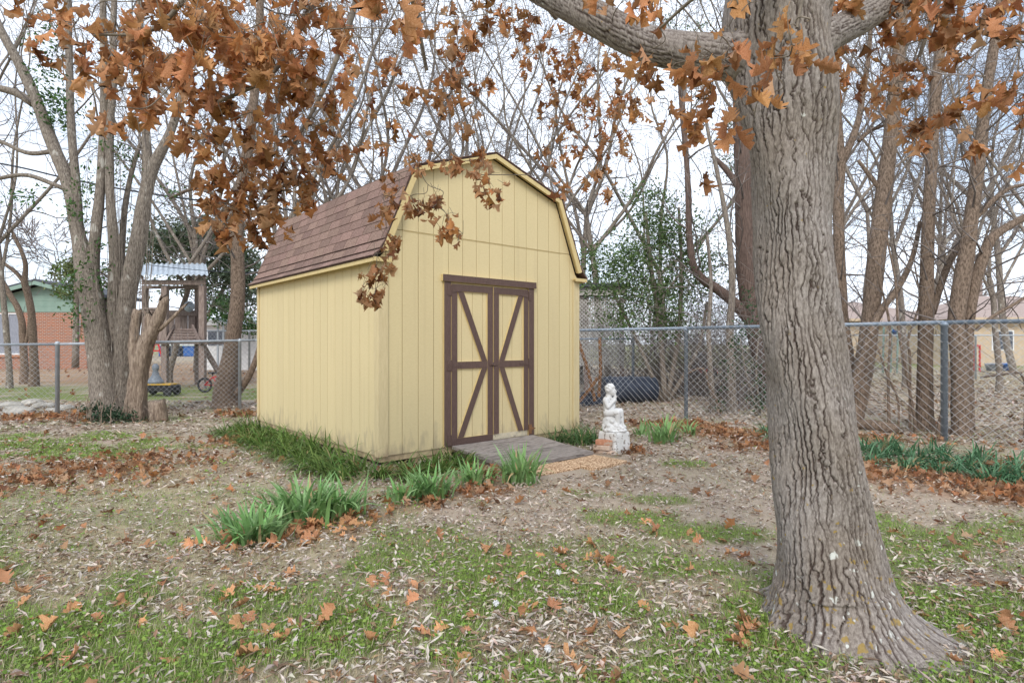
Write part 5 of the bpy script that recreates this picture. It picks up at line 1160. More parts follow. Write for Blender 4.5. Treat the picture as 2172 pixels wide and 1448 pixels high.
for q in range(26):
    x0, y0 = tr_.uniform(190, 320), tr_.uniform(150, 480); vs_.append(spline(np.array([[*at(x0, y0, YL - .35), .004], [*at(x0 + tr_.uniform(-20, 20), (y0 + 800) / 2, YL - .4), .005], [*at(x0 * .5 + 130, 840, YL - .4), .006]]), 5))
vine = thing('climbing_vine', 'green-leaved vine climbing the stems of the multi-stemmed tree', 'vine', gb)
sg_ = [[*A[i, :3], *A[i + 1, :3], A[i, 3], A[i + 1, 3]] for A in vs_ for i in range(len(A) - 1)]
link('stem', seg_mesh('stem', sg_, 4, M['bark_grey'], gb), vine); leaf_cards('foliage', vn, .075, (.045, .11, .025), (.12, .22, .05), vine, gb)

px_tree('brown_tree', 'brown flaky-barked tree just beyond the low fence, left of the shed', 11.95, [
    [(478, 872, 62), (476, 840, 56), (484, 790, 48), (494, 720, 36), (504, 640, 33), (504, 560, 32), (503, 470, 30), (515, 380, 28), (528, 300, 24), (540, 200, 21), (548, 80, 18), (556, -60, 15)],
    [(500, 838, 18, -.1), (522, 808, 16, -.2), (540, 770, 14, -.2), (552, 730, 13, -.2), (560, 680, 11, -.2)], [(505, 500, 14), (470, 430, 11), (420, 400, 9), (360, 420, 6)]], 'bark_brown', sprout=(1.4, 2.4, .025, 3), zmin=2.5)
# trees just beyond the right fence
YR = 9.0
px_tree('brown_tree', 'slim brown tree partly hidden by the oak, forked high up', 9.4, [
    [(1812, 900, 34), (1805, 800, 30), (1796, 740, 28), (1786, 660, 27), (1781, 540, 26), (1778, 420, 25), (1782, 350, 24), (1776, 250, 20), (1770, 120, 18), (1760, -60, 14)], [(1783, 350, 18), (1806, 300, 16), (1822, 250, 14), (1830, 200, 13), (1845, 90, 10), (1850, -60, 8)], [(1822, 300, 9), (1850, 275, 8), (1880, 265, 6)]],
    'bark_brown', sprout=(2.4, 1.5, .016, 3), zmin=1.8)
px_tree('brown_tree', 'thick brown trunk leaning right between the oak and the slimmer trees', YR, [
    [(1808, 910, 48), (1822, 830, 44), (1838, 740, 42), (1850, 640, 40), (1862, 520, 40), (1876, 400, 37), (1890, 280, 33), (1902, 160, 30), (1912, 40, 26), (1922, -100, 22)], [(1806, 840, 20, -.15), (1828, 765, 18, -.2), (1862, 670, 17, -.2), (1905, 610, 15, -.1), (1934, 550, 12), (1952, 470, 9)], [(1880, 420, 14), (1850, 380, 10), (1820, 340, 8)]],
    'bark_brown', sprout=(3.0, 1.7, .018, 3), zmin=1.5, rmin=.0044)
px_tree('brown_tree', 'straight upright brown trunk left of the blue-grey fence post', 8.75, [
    [(1962, 922, 42), (1961, 860, 36), (1963, 760, 33), (1965, 640, 32), (1967, 520, 29), (1973, 400, 26), (1980, 280, 24), (1988, 160, 22), (2004, 40, 18), (2020, -80, 15)], [(1976, 665, 18), (1994, 610, 16), (2014, 555, 15), (2046, 505, 13), (2070, 440, 9)]],
    'bark_brown', sprout=(3.0, 1.7, .018, 3), zmin=1.5, rmin=.0044)
px_tree('brown_tree', 'twin-trunked brown tree right of the blue-grey fence post', 8.3, [
    [(2040, 930, 44), (2036, 850, 38), (2034, 760, 36), (2028, 680, 36), (2040, 600, 36), (2052, 530, 34), (2062, 450, 30), (2078, 330, 27), (2092, 200, 24), (2110, 90, 21), (2128, -40, 17)], [(2052, 910, 32, .1), (2050, 800, 30, .1), (2052, 700, 28, .1), (2064, 610, 28, .1), (2080, 560, 26, .1), (2100, 510, 24, .1), (2126, 488, 20, .1), (2165, 465, 17, .1), (2230, 430, 13, .1)], [(2006, 760, 12), (2010, 830, 14), (1995, 900, 15), (1990, 930, 15)], [(2070, 700, 8), (2110, 668, 8), (2160, 640, 7), (2200, 610, 6)], [(2062, 470, 15), (2100, 430, 12), (2140, 400, 9), (2180, 390, 7)]],
    'bark_brown', names=['trunk', 'trunk', 'stem', 'limb', 'limb'], sprout=(3.0, 1.7, .018, 3), zmin=1.5, rmin=.0044)
# tangle between the shed and the oak
px_tree('pale_tree', 'slender pale-barked tree behind the fence right of the post', 10.9, [
    [(1553, 885, 24), (1551, 800, 22), (1548, 700, 18), (1553, 610, 16), (1548, 520, 14), (1536, 440, 12), (1518, 350, 10), (1500, 270, 8), (1490, 180, 6)]], 'bark_grey', sprout=(2.2, 1.4, .012, 2), zmin=1.6)
px_tree('pale_tree', 'thin grey sapling trunk left of the slender pale tree', 10.8, [[(1512, 885, 15), (1508, 800, 13), (1503, 700, 11), (1508, 600, 9), (1500, 500, 7)]], 'bark_grey', sprout=(2.0, 1.0, .008, 2), zmin=1.6)
px_tree('cedar_tree', 'stout reddish trunk leaning behind the oak with a low arching limb', 12.5, [
    [(1640, 850, 60), (1620, 760, 52), (1600, 680, 50), (1586, 600, 48), (1580, 500, 46), (1578, 400, 42), (1572, 280, 36), (1566, 150, 30), (1560, 0, 24)], [(1600, 690, 32), (1560, 645, 27), (1520, 612, 24), (1490, 592, 22), (1470, 560, 18), (1462, 500, 16), (1460, 420, 15), (1456, 340, 13), (1448, 240, 15), (1440, 120, 12)], [(1584, 420, 18), (1540, 360, 14), (1510, 330, 10)]],
    'bark_red', sprout=(1.6, 2.4, .025, 3), zmin=2.0)
# distant bare trees behind the shed and across the picture
bgs = [(640, 15, 26, 'leaning left'), (705, 17, 22, ''), (735, 16, 16, ''), (845, 18, 22, ''), (900, 15.5, 18, ''), (1105, 17, 18, ''), (1150, 15, 20, ''), (1230, 19, 24, ''), (1290, 16, 26, ''), (1400, 18, 24, ''), (360, 19, 22, ''), (590, 21, 22, ''), (980, 20, 22, ''), (20, 17, 22, ''), (1700, 19, 22, ''), (1740, 15, 20, ''), (1920, 17, 22, ''), (2120, 16, 22, ''), (2240, 12, 26, ''), (-90, 13, 26, ''), (1040, 23, 26, ''), (770, 24, 26, ''), (1830, 15, 18, ''), (2030, 18, 20, ''), (1960, 22, 24, ''), (2150, 24, 26, ''), (1780, 20, 22, ''), (430, 24, 24, '')]
where = ['behind the shed roof, grey and leaning', 'behind the left end of the shed roof', 'slim, beside the roof edge behind the shed', 'behind the middle of the shed roof', 'slender, behind the near roof corner', 'slim, above the shed gable', 'slender, right of the gable peak', 'grey, above the right eave of the shed', 'pale, between the shed and the evergreen shrub', 'tall, behind the evergreen shrub', 'far, above the playhouse', 'far, left of the shed roof', 'far behind the shed gable', 'behind the left house corner', 'hidden mostly by the oak trunk', 'close behind the oak trunk', 'between the two brown trunks on the right', 'behind the twin-trunked tree', 'beyond the right edge fence', 'beyond the left edge fence', 'farthest, behind the gable peak', 'farthest, behind the shed ridge', 'slim, just right of the oak trunk', 'behind the blue-grey fence post', 'farther back, left of the twin-trunked tree', 'farthest right, above the tan house roof', 'farther back, between oak and thick leaning trunk', 'far behind the brown tree and playhouse']
for (px_, Y, w, _), wh in zip(bgs, where):
    lean = tr_.uniform(-.25, .25); fk = tr_.uniform(430, 590); w = w * .62; x = px_; trunk = []
    for py_ in np.linspace(790, fk, 5): trunk.append((x, float(py_), w * (1 - .25 * (790 - py_) / 350))); x += tr_.uniform(-8, 8) + lean * 50
    x = trunk[-1][0]; paths = [trunk]; nl = tr_.choice((3, 4, 4, 5))
    for q in range(nl):
        fan = (q - (nl - 1) / 2) / nl * 1.5 + tr_.uniform(-.22, .22) + lean * .5; wl_ = w * tr_.uniform(.45, .72); st = trunk[-1 - (q % 2)]; xx = st[0]; yy = st[1]; L_ = [(xx, yy, wl_)]
        for k_ in range(5):
            dy_ = tr_.uniform(85, 140); xx += fan * dy_ * (1.1 - .12 * k_) + tr_.uniform(-34, 34); yy -= dy_; L_.append((xx, yy, wl_ * (1 - .16 * (k_ + 1)), tr_.uniform(-.25, .25) * (k_ + 1)))
        paths.append(L_)
    px_tree('bare_tree', 'bare winter tree ' + wh, Y, paths, 'bark_grey', 'bare winter trees in the background', sprout=(2.15, 2.0 * Y / 16, .022, 3), zmin=1.8, rmin=.0050 * Y / 16, wob=.26, up=.03, kids=1.05)
# far wood on the horizon: nobody could count it
wd = []
for q in range(30):
    x0 = tr_.uniform(-1, 1) * 62; y0 = tr_.uniform(44, 64); h = tr_.uniform(3, 9); grow(wd, (x0, y0, 0), (tr_.gauss(0, .1), 0, 1), h, .14, 3, .03, .04, .13, 1.0)
tag(link('distant_woods', seg_mesh('distant_woods', wd, 3, M['twig_far'])), kind='stuff')

# evergreens
def evergreen(name, label, cat, Y, base_px, stems, blobs_, per, pt, size, colr, alt):
    b = at(base_px, 0, Y); b[2] = 0; t = thing(name, label, cat, b)
    m = MB()
    for L in stems:
        A = spline(np.array([[*at(a, c, Y), w / 2 * Y / FPX] for a, c, w in L]), 5); A[0, 2] = min(A[0, 2], A[0, 2]); m.tube(A[:, :3], A[:, 3], 7)
    m.build('trunk', M['bark_grey'], t, b, smooth=True)
    leaf_cards('crown', leafy(blobs_, Y, per, pt), size, colr, alt, t, b); return t
evergreen('privet_shrub', 'tall dense green shrub behind the fence between shed and oak', 'shrub', 13.0, 1400,
          [[(1410, 850, 14), (1400, 700, 12), (1380, 560, 9), (1370, 450, 6)], [(1415, 850, 12), (1440, 700, 10), (1445, 560, 8), (1440, 440, 5)], [(1405, 850, 10), (1350, 720, 8), (1300, 620, 6)], [(1418, 850, 10), (1480, 740, 8), (1500, 640, 6)]],
          [(1400, 470, 70, 50, 0, 70), (1360, 540, 60, 60, 0, 60), (1440, 540, 60, 60, .3, 60), (1300, 560, 60, 40, 0, 40), (1370, 630, 70, 40, -.2, 50), (1290, 610, 50, 30, -.2, 26), (1450, 620, 50, 40, 0, 40), (1420, 680, 40, 30, -.2, 26), (1320, 680, 40, 20, -.3, 16), (1380, 420, 30, 30, 0, 16), (1500, 560, 36, 60, .5, 24), (1250, 545, 30, 16, 0, 10), (1560, 300, 26, 110, 2.5, 30), (1590, 420, 22, 70, 2.5, 20), (1420, 100, 40, 60, 4, 16), (1500, 120, 40, 90, 4, 22)], 30, .20, .075, (.065, .12, .035), (.18, .26, .085))
evergreen('holly_seedling', 'glossy dark seedling shrub tangled in the fence beside the oak', 'shrub', 10.2, 1615,
          [[(1612, 880, 5), (1604, 780, 4), (1612, 690, 3)], [(1610, 880, 4), (1585, 800, 3), (1570, 720, 2)]],
          [(1610, 850, 22, 24, 0, 16), (1606, 790, 16, 40, 0, 12), (1588, 700, 30, 30, 0, 14), (1560, 720, 22, 30, 0, 8), (1530, 850, 12, 40, 0, 6), (1590, 640, 20, 30, .2, 7), (1548, 770, 10, 30, 0, 5)], 12, .07, .055, (.03, .075, .03), (.07, .14, .05))
evergreen('olive_green_tree', 'round grey-green evergreen tree above the playhouse roof', 'tree', 27.0, 400,
          [[(420, 790, 20), (425, 690, 18), (420, 600, 12), (410, 520, 8)], [(424, 700, 12), (470, 620, 9), (500, 560, 6)]],
          [(380, 510, 60, 40, 0, 90), (440, 520, 60, 40, 0, 90), (330, 530, 40, 36, 0, 50), (500, 560, 50, 40, 0, 70), (420, 580, 70, 36, 0, 70), (530, 600, 40, 30, 0, 40), (480, 640, 50, 26, 0, 40), (460, 480, 40, 20, 0, 30)], 26, .28, .20, (.095, .135, .075), (.20, .25, .16))
evergreen('yellow_green_bush', 'yellow-green bushy tree between the left house and the multi-stemmed tree', 'tree', 24.0, 160, [[(160, 780, 14), (162, 640, 10), (160, 570, 6)]],
          [(150, 585, 26, 30, 0, 26), (165, 560, 20, 26, 0, 20), (145, 620, 14, 20, 0, 8)], 22, .22, .17, (.13, .17, .06), (.24, .28, .11))
evergreen('low_green_bush', 'low green bush beside the carport behind the shed', 'shrub', 24.0, 500, [[(480, 780, 8), (480, 690, 6)]], [(480, 665, 40, 16, 0, 24), (530, 690, 30, 30, 0, 24), (460, 640, 20, 14, 0, 8)], 22, .2, .16, (.05, .12, .03), (.12, .22, .06))
# dry brush tangle low behind the fence
bt = []
for px_, py_, n, Y in ((1440, 850, 70, 14.6), (1570, 850, 50, 13.6), (1600, 880, 40, 11.6), (1400, 860, 40, 16.6), (1540, 860, 60, 14.5), (1440, 850, 60, 18), (1740, 850, 40, 14), (1290, 850, 50, 19.5)):
    for q in range(n):
        b_ = at(px_ + tr_.uniform(-70, 70), py_, Y + tr_.uniform(-.4, .6)); b_[2] = 0; grow(bt, tuple(b_), (tr_.gauss(0, .5), tr_.gauss(0, .3), 1), tr_.uniform(1.0, 3.4), .011, 2, .0042, -.02, .22, .9)
tag(link('dry_brush', seg_mesh('dry_brush', bt, 3, M['twig'])), kind='stuff')
# thin saplings and brambles in the right fence
for k, (L, Y, lab) in enumerate((([(1886, 905, 8), (1884, 800, 6), (1888, 700, 6), (1872, 620, 5), (1850, 540, 4)], 8.6, 'thin crooked sapling against the fence left of the upright trunk'), ([(1940, 890, 7), (1922, 790, 6), (1905, 690, 6), (1900, 600, 5), (1880, 500, 4)], 8.5, 'dark thin sapling bending left through the fence'),
                             ([(1905, 850, 5), (1880, 790, 5), (1862, 740, 4), (1830, 680, 3)], 8.5, 'dark bramble stem low in the fence'), ([(1930, 760, 6), (1926, 720, 5), (1950, 640, 4), (1940, 560, 3)], 8.8, 'short forked sapling right of the bending one'),
                             ([(1528, 890, 7), (1505, 820, 6), (1490, 780, 5), (1445, 800, 3)], 10.6, 'dark crooked stem at the fence right of the post'), ([(2172, 800, 6), (2120, 795, 6), (2080, 800, 5)], 8.0, 'bare bramble cane reaching in from the right edge'), ([(2200, 900, 5), (2130, 905, 5), (2060, 935, 4)], 7.9, 'low bramble cane crossing the right fence'))):
    px_tree('sapling', lab, Y, [L], 'bark_brown', 'saplings in the right fence', sprout=(2.6, .7, .006, 2), zmin=.3, rmin=.003, flare=1.0, cat='sapling')
px_tree('sapling', 'bare forked sapling before the brick house, its trunk leaning right', 19.0, [[(52, 775, 17), (48, 710, 15), (46, 680, 14), (36, 650, 13), (18, 620, 12), (0, 590, 11), (-30, 560, 9)], [(52, 740, 8), (60, 700, 7), (64, 640, 6)]], 'bark_brown', 'saplings before the brick house', sprout=(2.0, 1.2, .01, 2), zmin=2, cat='sapling')
px_tree('sapling', 'taller bare sapling before the brick house with a wide forked top', 18.0, [[(72, 775, 19), (70, 720, 17), (66, 660, 16), (58, 620, 15), (52, 598, 14), (54, 560, 10), (40, 520, 8), (20, 480, 6)], [(52, 600, 10), (36, 580, 9), (10, 560, 8), (-20, 545, 6)]], 'bark_brown', 'saplings before the brick house', sprout=(2.6, 1.8, .012, 3), zmin=2.2, cat='sapling')

# ------------------------------------------------------------------ neighbours' houses
HY = 30.0
hl = thing('brick_house', 'orange brick house with sage green gable boards and a curtained window', 'house', at(90, 780, HY) * [1, 1, 0])
o0 = np.array(hl.location); ph = lambda a, b: (lambda p: (p[0] - o0[0], p[2]))(at(a, b, HY))
x0, _ = ph(-160, 0); x1, _ = ph(184, 0); _, zbr = ph(0, 662); _, zev = ph(0, 640); xa, zap = ph(92, 600)
m = MB(); m.box(x0, x1, 0, 3.6, -.1, zbr); m.build('brick_wall', M['house_brick'], hl)
slp = .26
for i in range(6):
    a, b = zbr + .005 + i * .29, zbr + .29 + i * .29; xl = lambda z: xa - (zap - .12 - z) / slp; xr = lambda z: xa + (zap - .12 - z) / slp
    if b > zap: break
    m = MB(); m.prism([(max(x0, xl(a)), a), (min(x1, xr(a)), a), (min(x1, xr(b)), b), (max(x0, xl(b)), b)], -.03 - .0, .06); m.build('siding_board', M['green_board'], hl)
m = MB(); m.prism([(x0, zbr), (x1, zbr), (x1, zap - .2 - (x1 - xa) * slp), (xa, zap - .2), (x0, zap - .2 - (xa - x0) * slp)], .07, 3.5); m.build('gable_wall', M['dark'], hl)
for sg in (-1, 1):
    xe = x0 - .5 if sg < 0 else x1 + .5; ze = zap - abs(xe - xa) * slp
    m = MB(); m.prism([(xe, ze), (xa, zap), (xa, zap + .16), (xe, ze + .16)], -.55, 4.0); m.build('roof', M['roof_dark'], hl)
    m = MB(); m.prism([(xe, ze - .14), (xa, zap - .14), (xa, zap + .05), (xe, ze + .05)], -.60, -.552); m.build('fascia', M['green_board'], hl)
wa, wz0 = ph(-60, 752); wb, wz1 = ph(48, 664)
wnd = MB(); 
for bx_ in ((wa, wb, -.05, .03, wz0, wz0 + .07), (wa, wb, -.05, .03, wz1 - .06, wz1), (wa, wa + .07, -.05, .03, wz0 + .07, wz1 - .06), (wb - .07, wb, -.05, .03, wz0 + .07, wz1 - .06), (ph(17, 0)[0], ph(20, 0)[0], -.052, .028, wz0 + .07, wz1 - .06)): wnd.box(*bx_)
wnd = wnd.build('window', M['white'], hl)
m = MB(); m.box(wa + .07, wb - .07, -.008, -.004, wz0 + .07, wz1 - .06); m.build('curtain', M['curtain'], wnd)
m = MB(); m.box(wa - .05, wb + .05, -.10, -.002, wz0 - .12, wz0 - .01); m.build('sill', M['red_brick'], wnd)
for a, b, c, d in ((70, 78, 690, 698), (160, 172, 678, 692), (158, 170, 694, 712)):
    m = MB(); (xx0, zz1), (xx1, zz0) = ph(a, c), ph(b, d); m.box(xx0, xx1, -.14, -.004, zz0, zz1, bev=.01); m.build('meter_box', M['white'], hl)
def hip_house(name, label, Y, xl, xr, ye, yr, inset, depth):
    t = thing(name, label, 'house', at((xl + xr) / 2, 0, Y) * [1, 1, 0]); o = np.array(t.location)
    a, b = at(xl, ye, Y) - o, at(xr, ye, Y) - o; zr = at(0, yr, Y + depth / 2)[2]; i_ = inset
    m = MB(); m.box(a[0], b[0], 0, depth, -.1, a[2]); m.build('wall', M['tan_wall'], t)
    e = .5; A = [(a[0] - e, -e, a[2]), (b[0] + e, -e, a[2]), (b[0] + e, depth + e, a[2]), (a[0] - e, depth + e, a[2]), (a[0] + i_, depth / 2, zr), (b[0] - i_, depth / 2, zr)]
    m = MB(); m.add(A, [(0, 1, 5, 4), (1, 2, 5), (2, 3, 4, 5), (3, 0, 4), (3, 2, 1, 0)]); m.build('roof', M['roof_tan'], t)
    m = MB(); m.box(a[0] - e - .03, b[0] + e + .03, -e - .05, -e - .002, a[2] - .12, a[2] + .06); m.build('fascia', M['tan_wall'], t)
    for k in range(3):
        x = a[0] + (b[0] - a[0]) * (k + .6) / 3.4; w = MB(); w.box(x, x + 1.3, -.03, -.002, .9, 2.1); w = w.build('window', M['white'], t); m = MB(); m.box(x + .08, x + 1.22, -.04, -.031, .98, 2.02); m.build('pane', M['glass'], w)
    return t
hip_house('tan_house', 'tan house with a pale hipped roof at the right edge beyond the lawn', 34, 2035, 2420, 676, 628, 4.0, 8)
hip_house('tan_house', 'tan house with a low pinkish roof seen between the right-hand trunks', 42, 1700, 2010, 678, 640, 4.0, 9)

# playhouse on posts
FY = 16.8
fp = lambda a, b, y=0: tuple(at(a, b, FY + y) - np.array([fx0[0], fx0[1], 0]))
fx0 = at(372, 0, FY); ft = thing('playhouse', 'weathered wooden playhouse on posts with a corrugated tin roof', 'playhouse', (fx0[0], fx0[1], 0))
def fbox(name, a, b, c, d, y0, y1, mat_='old_wood', zlo=None):
    p, q = fp(a, c, y0), fp(b, d, y0); m = MB(); m.box(p[0], q[0], y0, y1, q[2] if zlo is None else zlo, p[2], bev=.006); return m.build(name, M[mat_], ft)
for a, b, c, y in ((421, 433, 605, -.1), (412, 420, 605, 1.7), (341, 353, 605, -.08), (300, 310, 605, 1.6)): fbox('post', a, b, c, 800, y, y + .15, zlo=-.1)
fbox('roof_beam', 300, 436, 594, 604, -.14, -.105); fbox('roof_beam', 304, 432, 606, 612, 1.62, 1.7)
fbox('deck', 296, 440, 722, 730, -.16, 1.8)
for k in range(5): fbox('wall_board', 300 + k * 9, 308.4 + k * 9, 656, 722, -.05, -.025)
for k in range(4): fbox('wall_board', 355 + k * 14.5, 368.8 + k * 14.5, 670, 722, 1.55, 1.575)
fbox('rail_board', 355, 416, 658, 670, 1.50, 1.54); fbox('rail_board', 300, 345, 652, 656, -.09, -.052)
for k in range(5): fbox('rung', 362 + k * -1.0, 414 + k * 1.0, 697 + k * 5.6, 700.5 + k * 5.6, .25 - k * .12, .33 - k * .12)
for a, b in ((352, 360), (416, 424)):
    s_ = 1 if a > 400 else -1; m = MB(); m.bar(fp(370 if s_ < 0 else 408, 692, .4), fp(a if s_ < 0 else b, 727, -.38), .05, .12); m.build('ladder_rail', M['old_wood'], ft)
m = MB(); m.bar(fp(432, 735, .1), fp(470, 800, .5), .12, .12); m.build('brace', M['old_wood'], ft)
vs, fs = [], []; nC = 78
for i in range(nC + 1):
    dz_ = .025 * math.sin(i * 2 * math.pi / 6); t_ = i / nC
    for lo2 in (0, -.006):
        for (yy, py_, xa_, xb_) in ((-.40, 583, 295, 442), (.75, 571, 297, 439.5), (1.95, 559, 298, 437)): 
            q = fp(xa_ + (xb_ - xa_) * t_, py_, yy); vs.append((q[0], yy, q[2] + dz_ + lo2))
for i in range(nC):
    a, b = i * 6, i * 6 + 6; fs += [(a, a + 1, b + 1, b), (a + 1, a + 2, b + 2, b + 1), (a + 3, b + 3, b + 4, a + 4), (a + 4, b + 4, b + 5, a + 5), (a, b, b + 3, a + 3)]
m = MB(); m.add(vs, fs); m.build('tin_roof', M['tin'], ft, smooth=True)
for x in (302, 434): 
    m = MB(); m.bar(fp(x, 590, -.25), fp(x, 566, 1.9), .06, .10); m.build('rafter', M['old_wood'], ft)
dish = MB(); dish.lathe([(.17, .0), (.16, .03), (.11, .07), (.04, .085), (.005, .09)], (0, 0, 0), 20, axis=(0, 1, 0)); dish.box(-.03, .03, -.12, .02, -.03, .03)
p = np.array(fp(401, 650, 1.3)) + np.array(ft.location); o = dish.build('round_dish', M['tin'], None, smooth=True); o.location = p; tag(o, 'pale grey round dish on the playhouse rail', 'dish')
# carport and white shed beyond
cy_ = 24.0
cp = thing('metal_carport', 'white metal carport with thin posts between playhouse and shed', 'carport', at(500, 0, cy_) * [1, 1, 0]); co = np.array(cp.location); cq = lambda a, b, y=0: tuple(at(a, b, cy_) - co + np.array([0, y, 0]))
for a in (456, 468, 478, 486, 494): m = MB(); p = cq(a, 690); m.box(p[0] - .03, p[0] + .03, .2, .26, -.1, p[2] + .1); m.build('post', M['galv'], cp)
vs = [cq(425, 671), cq(452, 673), cq(487, 686), cq(425, 671, 4), cq(452, 673, 4), cq(487, 686, 4)]; vs += [(v[0], v[1], v[2] - .05) for v in vs]
m = MB(); m.add(vs, [(0, 1, 4, 3), (1, 2, 5, 4), (6, 9, 10, 7), (7, 10, 11, 8), (0, 6, 7, 1), (1, 7, 8, 2), (2, 8, 11, 5)]); m.build('canopy', M['tin'], cp)
ws = thing('white_outbuilding', 'small white outbuilding behind the metal carport', 'outbuilding', at(500, 0, 29) * [1, 1, 0]); wo = np.array(ws.location)
a, b = at(425, 690, 29) - wo, at(545, 760, 29) - wo; m = MB(); m.box(a[0], b[0], 0, 4, -.1, a[2]); m.build('wall', M['white'], ws)
m = MB(); m.prism([(a[0] - .3, a[2] + .002), (b[0] + .3, a[2] + .002), (b[0] + .3, a[2] + .12), ((a[0] + b[0]) / 2 + .6, a[2] + .5), (a[0] - .3, a[2] + .12)], -.3, 4.2); m.build('roof', M['white'], ws)
w = MB(); w.box(a[0] + .4, a[0] + 1.2, -.04, -.003, a[2] - 1.0, a[2] - .3); w.build('window', M['glass'], ws)
# lattice pergola behind the fence, right of the shed
LY = 15.0
lp = thing('lattice_pergola', 'flat-roofed grey pergola with diagonal lattice sides right of the shed', 'pergola', at(1270, 0, LY) * [1, 1, 0]); lo_ = np.array(lp.location); lq = lambda a, b, y=0: np.array(at(a, b, LY) - lo_ + np.array([0, y, 0]))
p, q = lq(1130, 607), lq(1330, 628); m = MB(); m.box(p[0], q[0], 0, .05, q[2] + .02, p[2] - .02); m.build('fascia', M['lattice'], lp)
m = MB(); m.box(p[0] - .05, q[0] + .05, -.1, 3.2, p[2] - .018, p[2] + .06); m.build('roof', M['roof_dark'], lp)
ls = []
pa, pb = lq(1130, 630), lq(1325, 775); hz_ = pa[2] - pb[2]
for k in range(-12, 44):
    for sg in (1, -1):
        s0 = pa[0] + k * .10; s1 = s0 + hz_
        if sg < 0: s0, s1 = s1, s0
        A_, B_ = np.array([s0, .12 + .006 * sg, pb[2]]), np.array([s1, .12 + .006 * sg, pa[2]])
        t0, t1 = 0, 1
        for lim, up_s in ((pa[0], -1), (pb[0], 1)):
            d_ = B_[0] - A_[0]; tt = (lim - A_[0]) / d_
            if (up_s > 0) == (d_ > 0): t1 = min(t1, tt)
            else: t0 = max(t0, tt)
        if t1 - t0 > .03: ls.append((A_ + (B_ - A_) * t0, A_ + (B_ - A_) * t1))
m = MB(); [m.bar(a, b, .036, .008, (0, 1, 0)) for a, b in ls]; tag(m.build('lattice_panel', M['lattice'], lp), kind='stuff')
for a in (1140, 1245, 1322): p = lq(a, 628); m = MB(); m.box(p[0] - .05, p[0] + .05, .13, .23, -.1, p[2]); m.build('post', M['old_wood'], lp)
# rear chain link fences in the neighbours' yards
fence('rear_chain_link_fence', 'farther chain link fence crossing the lawn behind the right-hand trunks', [(3.5, 22.5), (26, 20.5)], [1.62, 1.62], 0, .03, M['galv'], posts=[(x, 22.5 - (x - 3.5) * .089, 1.58, .035) for x in (3.5, 8.2, 12.3, 17, 21.5)], dia=.16, wr=.003)
fence('rear_chain_link_fence', 'farther chain link fence in the yard behind the playhouse', [(-12, 20.5), (-5.5, 19.2)], [1.75, 1.75], 0, .03, M['galv'], posts=[(x, 20.5 - (x + 12) * .2, 1.7, .035) for x in (-12, -9, -6.2)], dia=.16, wr=.003)
px_ = at(1340, 0, 13.2); fence('rear_chain_link_fence', 'short run of old chain link fence by the lattice pergola', [(1.5, 13.4), (2.75, 13.2)], [1.42, 1.42], 0, .025, M['galv_blue'], posts=[(2.75, 13.2, 1.4, .035), (1.5, 13.4, 1.4, .03)], dia=.11, wr=.0025)

# ------------------------------------------------------------------ things lying about
bc = gp(1335, 853)
m = MB(); m.lathe([(.02, -.62), (.26, -.62), (.29, -.58), (.29, -.50), (.31, -.48), (.31, -.44), (.29, -.42), (.29, -.02), (.31, 0), (.31, .05), (.29, .07), (.28, .48), (.31, .5), (.31, .56), (.25, .60), (.02, .58)], (0, 0, .29), 24, axis=(1, .22, 0))
o = m.build('barrel', M['barrel'], None, smooth=False); o.location = bc; tag(o, 'dark blue plastic barrel lying on its side behind the statue', 'barrel')
g_ = gp(1246, 858); m = MB(); m.prism([(-.32, 0), (.28, 0), (.24, .16), (.05, .24), (-.2, .12)], -.2, .2); m.box(-.06, .2, -.21, .21, .20, .26, bev=.01); o = m.build('plastic_scrap', M['barrel'], None); o.location = g_; o.rotation_euler = (0, 0, .4); tag(o, 'wedge-shaped dark blue plastic scrap at the shed corner behind the fence', 'plastic scrap')
g_ = gp(1252, 832); m = MB(); m.lathe([(.10, 0), (.13, .34), (.14, .36), (.12, .36), (.1, .06)], (0, 0, 0), 14); m.tube([(-.13, 0, .34), (-.10, 0, .48), (.10, 0, .48), (.13, 0, .34)], .008, 6); o = m.build('white_bucket', M['white'], None, smooth=True); o.location = g_; o.rotation_euler = (.35, .3, 0); tag(o, 'white plastic bucket tipped beside the rusty poles', 'bucket')
for (a, b), (c, d), Y, lab in (((1226, 720), (1262, 850), 11.6, 'rusty pole leaning right beside the shed corner'), ((1272, 716), (1270, 842), 11.7, 'upright rusty pole behind the fence near the shed'), ((1228, 852), (1268, 800), 11.5, 'short rusty bar propped low against the upright pole')):
    A, B = at(a, b, Y), at(c, d, Y); m = MB(); m.tube([A, (A + B) / 2 + [.03, 0, 0], B], [.032, .034, .036], 8); o = m.build('rusty_pole', M['rust'], None, off=(B[0], B[1], 0)); o.location = (B[0], B[1], 0); tag(o, lab, 'pole', 'rusty poles at the shed corner')
g_ = gp(1488, 800); wg = thing('toy_wagon', 'red toy wagon with a grey load under the trees', 'toy wagon', g_)
m = MB(); m.box(-.6, .55, -.3, .3, .16, .34, bev=.03); m.build('tray', M['red'], wg)
m = MB(); m.lathe([(.30, 0), (.34, .2), (.28, .5), (.1, .66)], (-.05, 0, .345), 12); m.build('load', M['slate'], wg, smooth=True)
for sx in (-.4, .35):
    for sy in (-.32, .32): m = MB(); m.lathe([(.02, -.03), (.15, -.03), (.15, .03), (.02, .03)], (sx, sy, .15), 14, axis=(0, 1, 0)); m.build('wheel', M['black'], wg)
